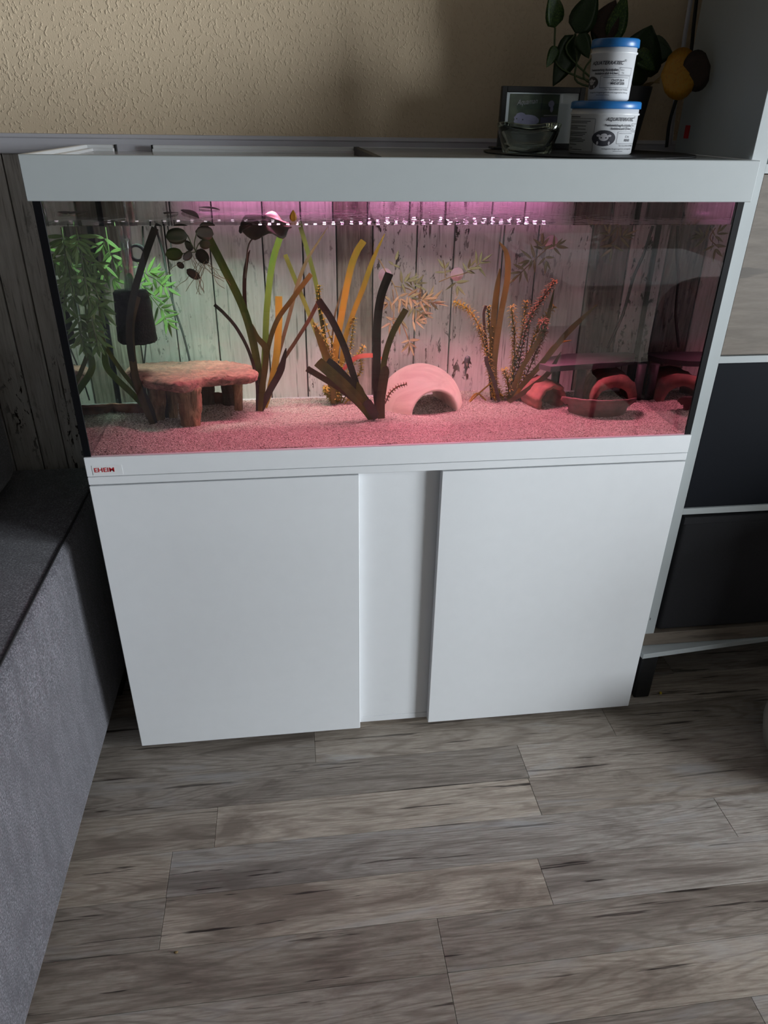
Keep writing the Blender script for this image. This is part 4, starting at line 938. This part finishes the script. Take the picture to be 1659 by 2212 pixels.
# ================================================================== things on the hood
TZ = Z_HT
mat_ = tag(empty('place_mat', (0.985, 0.208, TZ)), 'round dark woven mat on the aquarium hood under the tubs and bowl', 'mat')
lathe('weave', [(0.001, 0), (0.198, 0), (0.2, 0.001), (0.199, 0.0022)] + [(0.196 - 0.004 * k, 0.0022 + 0.0009 * (k % 2)) for k in range(46)] + [(0.001, 0.0022)], (0.985, 0.2085, TZ), 'black', mat_, 72)
MZ = TZ + 0.0032
def tub(name, c, r0, r1, h, lidh, label, group=None):
    t = tag(empty(name, c), label, 'tub', group); L = Vector(c)
    lathe('body', [(0.001, 0.0), (r0 - .003, 0.0), (r0, 0.003), (r1 - .001, h - lidh - 0.010), (r1 + .0012, h - lidh - .009), (r1 + .0012, h - lidh - .007), (r1 - .0008, h - lidh - .006), (r1 - .0008, h - lidh)], L, 'tub', t, 64)
    lathe('lid', [(r1 - .004, h - lidh), (r1 + .0015, h - lidh), (r1 + .0022, h - lidh + .001), (r1 + .0018, h - .002), (r1, h), (r1 - .004, h + .0004), (r1 - .006, h - .0008), (0.001, h - .0008)], L, 'blue', t, 64)
    to = Vector((CAM.x - L.x, CAM.y - L.y, 0)).normalized(); rt = Vector((-to.y, to.x, 0))
    def wrap(a, z, off=0.0003):                                    # angle in radians to the right of the camera-facing line, height above the base
        r = r0 + (r1 - r0) * z / (h - lidh) + off; d = to * math.cos(a) + rt * math.sin(a); return L + d * r + Vector((0, 0, z))
    def put(V, Fc, mat, nm, off=0.0003): return mk(nm, [wrap(v[0], v[1], off) for v in V], Fc, mat, t)
    rm = (r0 + r1) / 2
    def words(body, a0, z, size, a1=None, shear=0.0, bold=0.0, nm='lettering'):
        V, Fc = text_mesh(body, size, shear, bold); w_ = max(v.x for v in V)
        k = (math.radians(a1) - math.radians(a0)) / w_ if a1 is not None else 1 / rm
        put([(math.radians(a0) + v.x * k, z + v.y) for v in V], Fc, 'ink', nm)
    def line(a0, a1, z, th=0.0005, nm='print_line'):
        n = 12; V = []; Fc = []
        for i in range(n + 1): a = math.radians(a0 + (a1 - a0) * i / n); V += [(a, z), (a, z + th)]
        for i in range(n): Fc.append((2 * i, 2 * i + 2, 2 * i + 3, 2 * i + 1))
        put(V, Fc, 'ink', nm)
    def vline(a, z0, z1): put([(math.radians(a), z0), (math.radians(a) + 0.0005 / rm, z0), (math.radians(a) + 0.0005 / rm, z1), (math.radians(a), z1)], [(0, 1, 2, 3)], 'ink', 'print_line')
    def oval(a0, z0, ra, rz, mat, off, nm='printed_photo'):
        n = 28; V = [(math.radians(a0), z0)]; Fc = []
        for k in (0.5, 1.0):
            for j in range(n): V.append((math.radians(a0) + k * ra / rm * math.cos(2 * math.pi * j / n), z0 + k * rz * math.sin(2 * math.pi * j / n)))
        for j in range(n): Fc += [(0, 1 + j, 1 + (j + 1) % n), (1 + j, 1 + n + j, 1 + n + (j + 1) % n, 1 + (j + 1) % n)]
        put(V, Fc, mat, nm, off)
    return t, words, line, vline, oval
def frame_box(line, vline, a0, a1, z0, z1): line(a0, a1, z0); line(a0, a1, z1); vline(a0, z0, z1); vline(a1, z0, z1)
def critter(oval, a, z, s, rm):
    g = lambda x: math.degrees(x * s / rm)
    oval(a, z, 0.0205 * s, 0.0125 * s, 'ink', 0.0003)
    oval(a, z + .001 * s, 0.0085 * s, 0.0052 * s, 'printgrey', 0.0005); oval(a, z + .0035 * s, 0.006 * s, 0.004 * s, 'printgrey', 0.00055)
    for q in (-1, 1):
        oval(a + q * g(0.0095), z + .004 * s, 0.0032 * s, 0.0018 * s, 'printgrey', 0.0005); oval(a + q * g(0.010), z - .0075 * s, 0.0018 * s, 0.0028 * s, 'printgrey', 0.0005)
        oval(a + q * g(0.0040), z + .0008 * s, 0.0011 * s, 0.0011 * s, 'ink', 0.0007)
H1 = 0.0835
t, words, line, vline, oval = tub('food_tub', (0.976, 0.125, MZ), 0.0555, 0.0590, H1, 0.0115, 'wide white tub with blue lid, the lower of the stacked tubs')
words('AQUATERRATEC', 4, 0.0535, 0.0075, 60, 0.35, 0.00018); words('®', 61, 0.0575, 0.005)
words('Premiummischung Axolotlpellets', 3, 0.0450, 0.0052, 55, 0.1, 0.00016); words('Axobalance adult 3,5-4mm', 14, 0.0400, 0.0052, 55, 0.1, 0.00016)
frame_box(line, vline, 57, 84, 0.0385, 0.0490); words('Inhalt', 59, 0.0455, 0.0030); words('1 kg', 60, 0.0405, 0.0034)
frame_box(line, vline, 28, 84, 0.0180, 0.0365); line(31, 62, 0.0338, 0.0006); words('CH.', 45, 0.0275, 0.0052, 56); words('MHD', 44, 0.0220, 0.0052, 58, 0, 0.0002)
words('Für Gesundheit und Vitalität', 34, 0.0140, 0.0034, 74); words('biologische Ausgewogenheit und artgerechte', 3, 0.0090, 0.0034, 70); line(24, 44, 0.0062, 0.0006)
critter(oval, 4, 0.0265, 1.0, 0.057)
frame_box(line, vline, -78, -14, 0.004, 0.0560); line(-76, -44, 0.0585, 0.0012)
for k, (z, e) in enumerate([(0.0520, -22), (0.0495, -28), (0.0445, -30), (0.0420, -48), (0.0395, -30), (0.0345, -27), (0.0320, -30), (0.0295, -34), (0.0250, -36), (0.0225, -29), (0.0200, -32), (0.0150, -48), (0.0095, -60), (0.0070, -34)]): line(-74, e, z, 0.0009)
H2 = 0.0925
t, words, line, vline, oval = tub('food_tub', (0.978, 0.125, MZ + H1 + 0.0006), 0.0355, 0.0385, H2, 0.0130, 'narrow white tub with blue lid, standing on the wide tub')
words('AQUATERRATEC', -62, 0.0540, 0.0072, 30, 0.35, 0.00018); words('®', 31, 0.0580, 0.0050)
words('Premiummischung Axolotlpellets', -64, 0.0445, 0.0050, 17, 0.1, 0.00015); words('Axobalance adult 4-4,5mm', -48, 0.0395, 0.0050, 17, 0.1, 0.00015)
frame_box(line, vline, 20, 60, 0.0385, 0.0490); words('Inhalt', 24, 0.0452, 0.0028); words('1 kg', 26, 0.0410, 0.0032)
frame_box(line, vline, -28, 58, 0.0195, 0.0370); line(-20, 50, 0.0345, 0.0006); words('CH.07-26.4', 2, 0.0290, 0.0050, 38, 0, 0.0001); words('MHD.07.2026', 1, 0.0245, 0.0050, 41, 0, 0.0002)
words('Für Gesundheit und Vitalität', -12, 0.0160, 0.0034, 58); words('biologische Ausgewogenheit und artgerechte Haltung', -62, 0.0115, 0.0034, 58); line(-36, 2, 0.0085, 0.0006)
critter(oval, -58, 0.0270, 0.78, 0.037)

# glass bowl: thick, flared, four-cornered
bw = tag(empty('glass_bowl', (0.835, 0.115, MZ)), 'small thick clear glass bowl in front of the black picture frame', 'bowl')
def sq(v):
    a = math.atan2(v.y, v.x); k = 1 + 0.10 * max(0, v.z / 0.047) * math.cos(4 * a) + 0.02 * math.cos(8 * a); return Vector((v.x * k, v.y * k, v.z + 0.002 * max(0, v.z / 0.047) * math.cos(4 * a)))
lathe('bowl', [(0.001, 0.0), (0.040, 0.0), (0.043, 0.002), (0.048, 0.016), (0.056, 0.034), (0.0615, 0.0465), (0.0585, 0.0475), (0.050, 0.034), (0.041, 0.016), (0.034, 0.0075), (0.001, 0.0065)], (0.835, 0.115, MZ), 'bowlglass', bw, 64, Matrix.Rotation(0.5, 4, 'Z'), warp=sq)

# picture frame
FY = 0.295
pf = tag(empty('picture_frame', (0.918, FY, MZ)), 'black picture frame with white mount, leaning behind the glass bowl', 'picture')
fl, fr_ = at(1086, 185, FY).x, at(1266, 190, FY).x; ft, fb = at(1175, 187, FY).z, MZ + 0.0008; bw_ = 0.0105
bm = bmesh.new(); bx(bm, fl, fl + bw_, FY, FY + .012, fb, ft, .0008); bx(bm, fr_ - bw_, fr_, FY, FY + .012, fb, ft, .0008); bx(bm, fl + bw_, fr_ - bw_, FY, FY + .012, ft - bw_, ft, .0008); bx(bm, fl + bw_, fr_ - bw_, FY, FY + .012, fb, fb + bw_, .0008)
bm_out('frame', bm, 'frame', pf)
mt = box('mount', fl + bw_, fr_ - bw_, FY + .006, FY + .010, fb + bw_, ft - bw_, 'paper', pf)
box('foot', fl - .012, fl + .10, FY - .014, FY + .03, fb - .0006, fb + .0035, 'frame', pf, .001)
pl_, pr_, pt_, pb_ = at(1104, 203, FY).x, at(1212, 205, FY).x, at(1150, 203, FY).z, fb + bw_ + .012
pc = box('print', pl_, pr_, FY + .0055, FY + .006, pb_, pt_, 'printgreen', mt); pc['label'] = 'dark green printed photograph'
def flat(nm, pts, mat, off, par): return mk(nm, [Vector((x, FY + .0055 - off, z)) for x, z in pts] + [Vector((x, FY + .0055, z)) for x, z in pts], [tuple(range(len(pts)))] + [(i, len(pts) + i, len(pts) + (i + 1) % len(pts), (i + 1) % len(pts)) for i in range(len(pts))], mat, par)
xm = pl_ + (pr_ - pl_) * .65; H_ = pt_ - pb_
def blob(x, z, rx, rz, mat, off, nm='printed_shape'): flat(nm, [(x + rx * math.cos(2 * math.pi * j / 20) * (1 + .08 * math.sin(3 * j)), z + rz * math.sin(2 * math.pi * j / 20)) for j in range(20)], mat, off, mt)
blob(pl_ + (xm - pl_) * .5, pb_ + H_ * .17, (xm - pl_) * .49, H_ * .16, 'lilacdark', .0002); blob(pl_ + (xm - pl_) * .60, pb_ + H_ * .38, (xm - pl_) * .36, H_ * .14, 'lilac', .0003); blob(pl_ + (xm - pl_) * .38, pb_ + H_ * .40, (xm - pl_) * .20, H_ * .17, 'lilac', .0004)
blob(pl_ + (xm - pl_) * .26, pb_ + H_ * .42, .0013, .0013, 'ink', .0005); blob(pl_ + (xm - pl_) * .45, pb_ + H_ * .40, .0013, .0013, 'ink', .0005)
blob(xm + (pr_ - xm) * .55, pb_ + H_ * .78, .006, .006, 'lilac', .0002); blob(xm + (pr_ - xm) * .6, pb_ + H_ * .66, .003, .006, 'lilac', .0003)
flat('printed_shape', [(xm + .001, pb_ + .002), (pr_ - .001, pb_ + .002), (pr_ - .001, pb_ + H_ * .50), (xm + .001, pb_ + H_ * .46)], 'lilacdark', .0002, mt); flat('printed_shape', [(xm + .006, pb_ + H_ * .49), (pr_ - .001, pb_ + H_ * .50), (pr_ - .001, pb_ + H_ * .52), (xm + .006, pb_ + H_ * .52)], 'printgrey', .0003, mt)
flat('printed_shape', [(xm - .0005, pb_), (xm + .0008, pb_), (xm + .0008, pt_), (xm - .0005, pt_)], 'ink', .0003, mt)
V, Fc = text_mesh('Aquaman', 0.0135, 0.3, 0.00005); ca_, sa_ = math.cos(.09), math.sin(.09); p = at(1118, 227, FY); kx = (at(1163, 222, FY).x - p.x) / max(v.x for v in V)
mk('lettering', [Vector((p.x + v.x * kx * ca_, FY + .0048, p.z + v.x * kx * sa_ + v.y)) for v in V], Fc, 'printgrey', mt)['label'] = 'pale handwritten-style lettering'
box('picture_glass', fl + bw_, fr_ - bw_, FY + .003, FY + .0036, fb + bw_, ft - bw_, 'glass', pf)

# pothos in a dark pot
PY = 0.325
pot = tag(empty('potted_pothos', (1.092, PY, MZ)), 'potted pothos with variegated leaves and one withered orange leaf beside the shelf unit', 'plant')
lathe('pot', [(0.001, 0.0), (0.036, 0.0), (0.038, 0.002), (0.0535, 0.112), (0.0535, 0.1145), (0.050, 0.1145), (0.0485, 0.104), (0.001, 0.104)], (1.092, PY, MZ), 'pot', pot, 40)
lathe('soil', [(0.001, 0.0), (0.0483, 0.0), (0.047, 0.002), (0.001, 0.004)], (1.092, PY, MZ + 0.1038), 'soil', pot, 24)
S0 = Vector((1.085, PY, MZ + 0.107))
AP = lambda px, py, dy=0.0: at(px, py, PY + dy)
for (bx_, by_, tx, ty, wd, mt_, sh, dy) in [(1199, 60, 1192, -22, 46, 'pothos', 'heart', -.02), (1243, 72, 1290, -22, 54, 'pothosdark', 'heart', -.01), (1203, 100, 1181, 145, 24, 'pothos', 'heart', -.025), (1243, 75, 1196, 186, 56, 'pothosdark', 'heart', .005), (1251, 72, 1272, 126, 32, 'pothosdark', 'heart', -.015),
      (1292, 84, 1330, 0, 58, 'deadleaf', 'heart', .0), (1322, 90, 1352, -15, 40, 'pothos', 'heart', -.01), (1362, 165, 1410, 55, 104, 'pothosdark', 'heart', .02), (1372, 112, 1416, 152, 40, 'pothos', 'heart', -.02), (1382, 190, 1378, 118, 46, 'pothosdark', 'heart', -.02), (1300, 90, 1282, 20, 44, 'pothosdark', 'heart', .02), (1395, 110, 1455, 115, 60, 'pothosdark', 'heart', .03)]:
    leaf(AP(bx_, by_, dy), AP(tx, ty, dy - .012), wd * 0.00098, mt_, pot, 'heart', Vector((random.uniform(-.35, .35), -1, random.uniform(0.05, .4))))
for pts in ([(1199, 60), (1199, 110), (1215, 150), (1290, 195)], [(1243, 73), (1246, 130), (1248, 178), (1300, 195)], [(1280, 125), (1263, 150), (1268, 175), (1300, 190)], [(1300, 88), (1310, 150), (1330, 192)], [(1322, 88), (1335, 150), (1340, 192)], [(1372, 112), (1360, 150), (1350, 192)], [(1362, 165), (1358, 180), (1352, 195)], [(1243, 73), (1225, 115), (1215, 118)]):
    tube('petiole', [AP(a, b, -.005) for a, b in pts[:-1]] + [S0 + Vector(((pts[-1][0] - 1330) * .0003, 0, 0))], 0.0019, 'stem', pot, 6, 5)
ob = AP(1428, 162, -.09)
leaf(ob, AP(1508, 160, -.10), 90 * 0.00098, 'pothosorange', pot, 'disc', Vector((-.1, -1, .15)), 'leaf')['label'] = 'withered orange leaf'
leaf(AP(1472, 165, -.093), AP(1536, 142, -.103), 72 * 0.00098, 'deadleaf', pot, 'disc', Vector((.1, -1, .1)), 'leaf_tip')['label'] = 'dead black-brown leaf end'
for dz in (0, .006, -.005, .011): tube('petiole', [S0 + Vector((.02 + dz, -.01, -.002)), AP(1400, 182 + dz * 500, -.03), ob + Vector((0, .002, -.01 + dz * .6))], 0.0013, 'straw', pot, 5, 4)

# cables in the gap behind the shelf
tag(tube('power_cable', [at(1508, -30, .39), at(1499, 50, .39), at(1491, 120, .394), at(1466, 200, .38), at(1447, 262, .38), at(1440, 318, .38)], 0.0038, 'cable'), 'black power cable hanging between the pothos and the shelf unit', 'cable')
tag(tube('cable_duct', [at(1497, -30, .41), at(1482, 60, .41), at(1474, 115, .41), at(1462, 190, .41), at(1448, 312, .41)], 0.0045, 'trim'), 'pale cable duct on the wall behind the withered orange leaf', 'cable')
d = ray(1484, 285); p = CAM + d * ((SX - CAM.x) / d.x)
box('sticker', SX - .0004, SX, p.y - .010, p.y + .010, p.z - .012, p.z + .012, 'red', shelf)['label'] = 'small red sticker'

# ================================================================== loose things on the floor, basket and an added shade block at the right
p = atz(1427, 1497, 0.004); tag(lathe('bead', [(0.0006, -.004), (0.0028, -.0028), (0.004, 0), (0.0028, .0028), (0.0006, .004)], (p.x, p.y, 0.0042), 'yellow', None, 14), 'tiny yellow bead on the floor beside the shelf leg', 'bead')
p = atz(380, 2057, 0.002); tag(lathe('crumb', [(0.0005, -.0015), (0.0028, -.0008), (0.0032, .0004), (0.0012, .0018)], (p.x, p.y, 0.0018), 'straw', None, 9, warp=lambda v: Vector((v.x * 1.3, v.y * .8, v.z))), 'small beige crumb on the floorboards near the sofa', 'crumb')
bk = tag(empty('basket', (1.628, -0.20, 0)), 'pale rounded low basket at the right edge of the picture', 'basket')
lathe('wall', [(0.001, 0.0), (0.13, 0.0), (0.148, 0.02), (0.158, 0.07), (0.155, 0.12), (0.147, 0.145), (0.141, 0.145), (0.149, 0.12), (0.152, 0.07), (0.14, 0.022), (0.12, 0.008), (0.001, 0.008)], (1.628, -0.20, 0), 'pale', bk, 40)
lathe('rim', [(0.139, 0.143), (0.150, 0.143), (0.152, 0.148), (0.144, 0.152), (0.138, 0.149)], (1.628, -0.20, 0), 'pale', bk, 40, loop=True)
sb = tag(empty('shade_block', (2.35, -0.1, 0)), 'plain dark block, added out of view right of the shelf unit to shade the floor', 'shade_block')  # unseen piece added to keep window light off the floor at right
box('carcass', 2.05, 2.65, -0.52, 0.30, 0.08, 0.74, 'barkdark', sb, .002); box('top_board', 2.04, 2.66, -0.53, 0.31, 0.741, 0.765, 'barkdark', sb, .002)
for x in (2.07, 2.58):
    for y_ in (-0.50, 0.23): box('leg', x, x + .05, y_, y_ + .05, 0, .079, 'black', sb)

# ================================================================== dining corner beside the camera, seen only as a dim reflection in the tank glass
tb2 = tag(empty('dining_table', (1.95, -2.0, 0)), 'white table in the room, mirrored faintly in the right of the aquarium glass', 'table')
box('top', 1.52, 2.45, -2.45, -1.56, 0.722, 0.75, 'tablewhite', tb2, .003)
for x in (1.56, 2.35):
    for y_ in (-2.40, -1.66): box('leg', x, x + .05, y_, y_ + .05, 0, .7215, 'tablewhite', tb2)
ch = tag(empty('dining_chair', (1.80, -1.15, 0)), 'black chair with a rounded backrest, mirrored dimly in the right of the aquarium glass', 'chair')
box('seat', 1.58, 2.02, -1.38, -0.94, 0.44, 0.49, 'fabricbox', ch, .015, 3)
V = []; Fc = []; n = 24
for q in (0.0, 0.03):
    for j in range(n): a = 2 * math.pi * j / n; V.append(Vector((1.80 + 0.22 * math.copysign(abs(math.cos(a)) ** .6, math.cos(a)), -0.95 + q, 0.72 + 0.18 * math.copysign(abs(math.sin(a)) ** .6, math.sin(a)))))
mk('backrest', V, [tuple(range(n)), tuple(range(2 * n - 1, n - 1, -1))] + [(j, n + j, n + (j + 1) % n, (j + 1) % n) for j in range(n)], 'fabricbox', ch)
for x in (1.62, 1.96): tube('back_post', [(x, -0.94, 0.47), (x, -0.935, 0.62)], 0.011, 'black', ch)
for x in (1.61, 1.97):
    for y_ in (-1.35, -0.97): tube('leg', [(x, y_, 0.445), (x + (0.02 if x > 1.8 else -0.02), y_ * 1.01, 0.0)], 0.012, 'black', ch)

# groups for the repeated kinds
GROUPS = {'vallisneria': 'strap-leaved plants in the aquarium', 'waterweed': 'waterweed in the aquarium', 'plastic_bamboo': 'plastic bamboo sprigs in the aquarium', 'food_tub': 'stacked food tubs', 'led_lamp': 'LED bars in the hood', 'pot_shard': 'shards in the sand', 'leaf_scrap': 'leaves floating on the water'}
for o in list(COL.objects):
    k = o.name.split('.')[0]
    if o.parent is None and k in GROUPS: o['group'] = GROUPS[k]
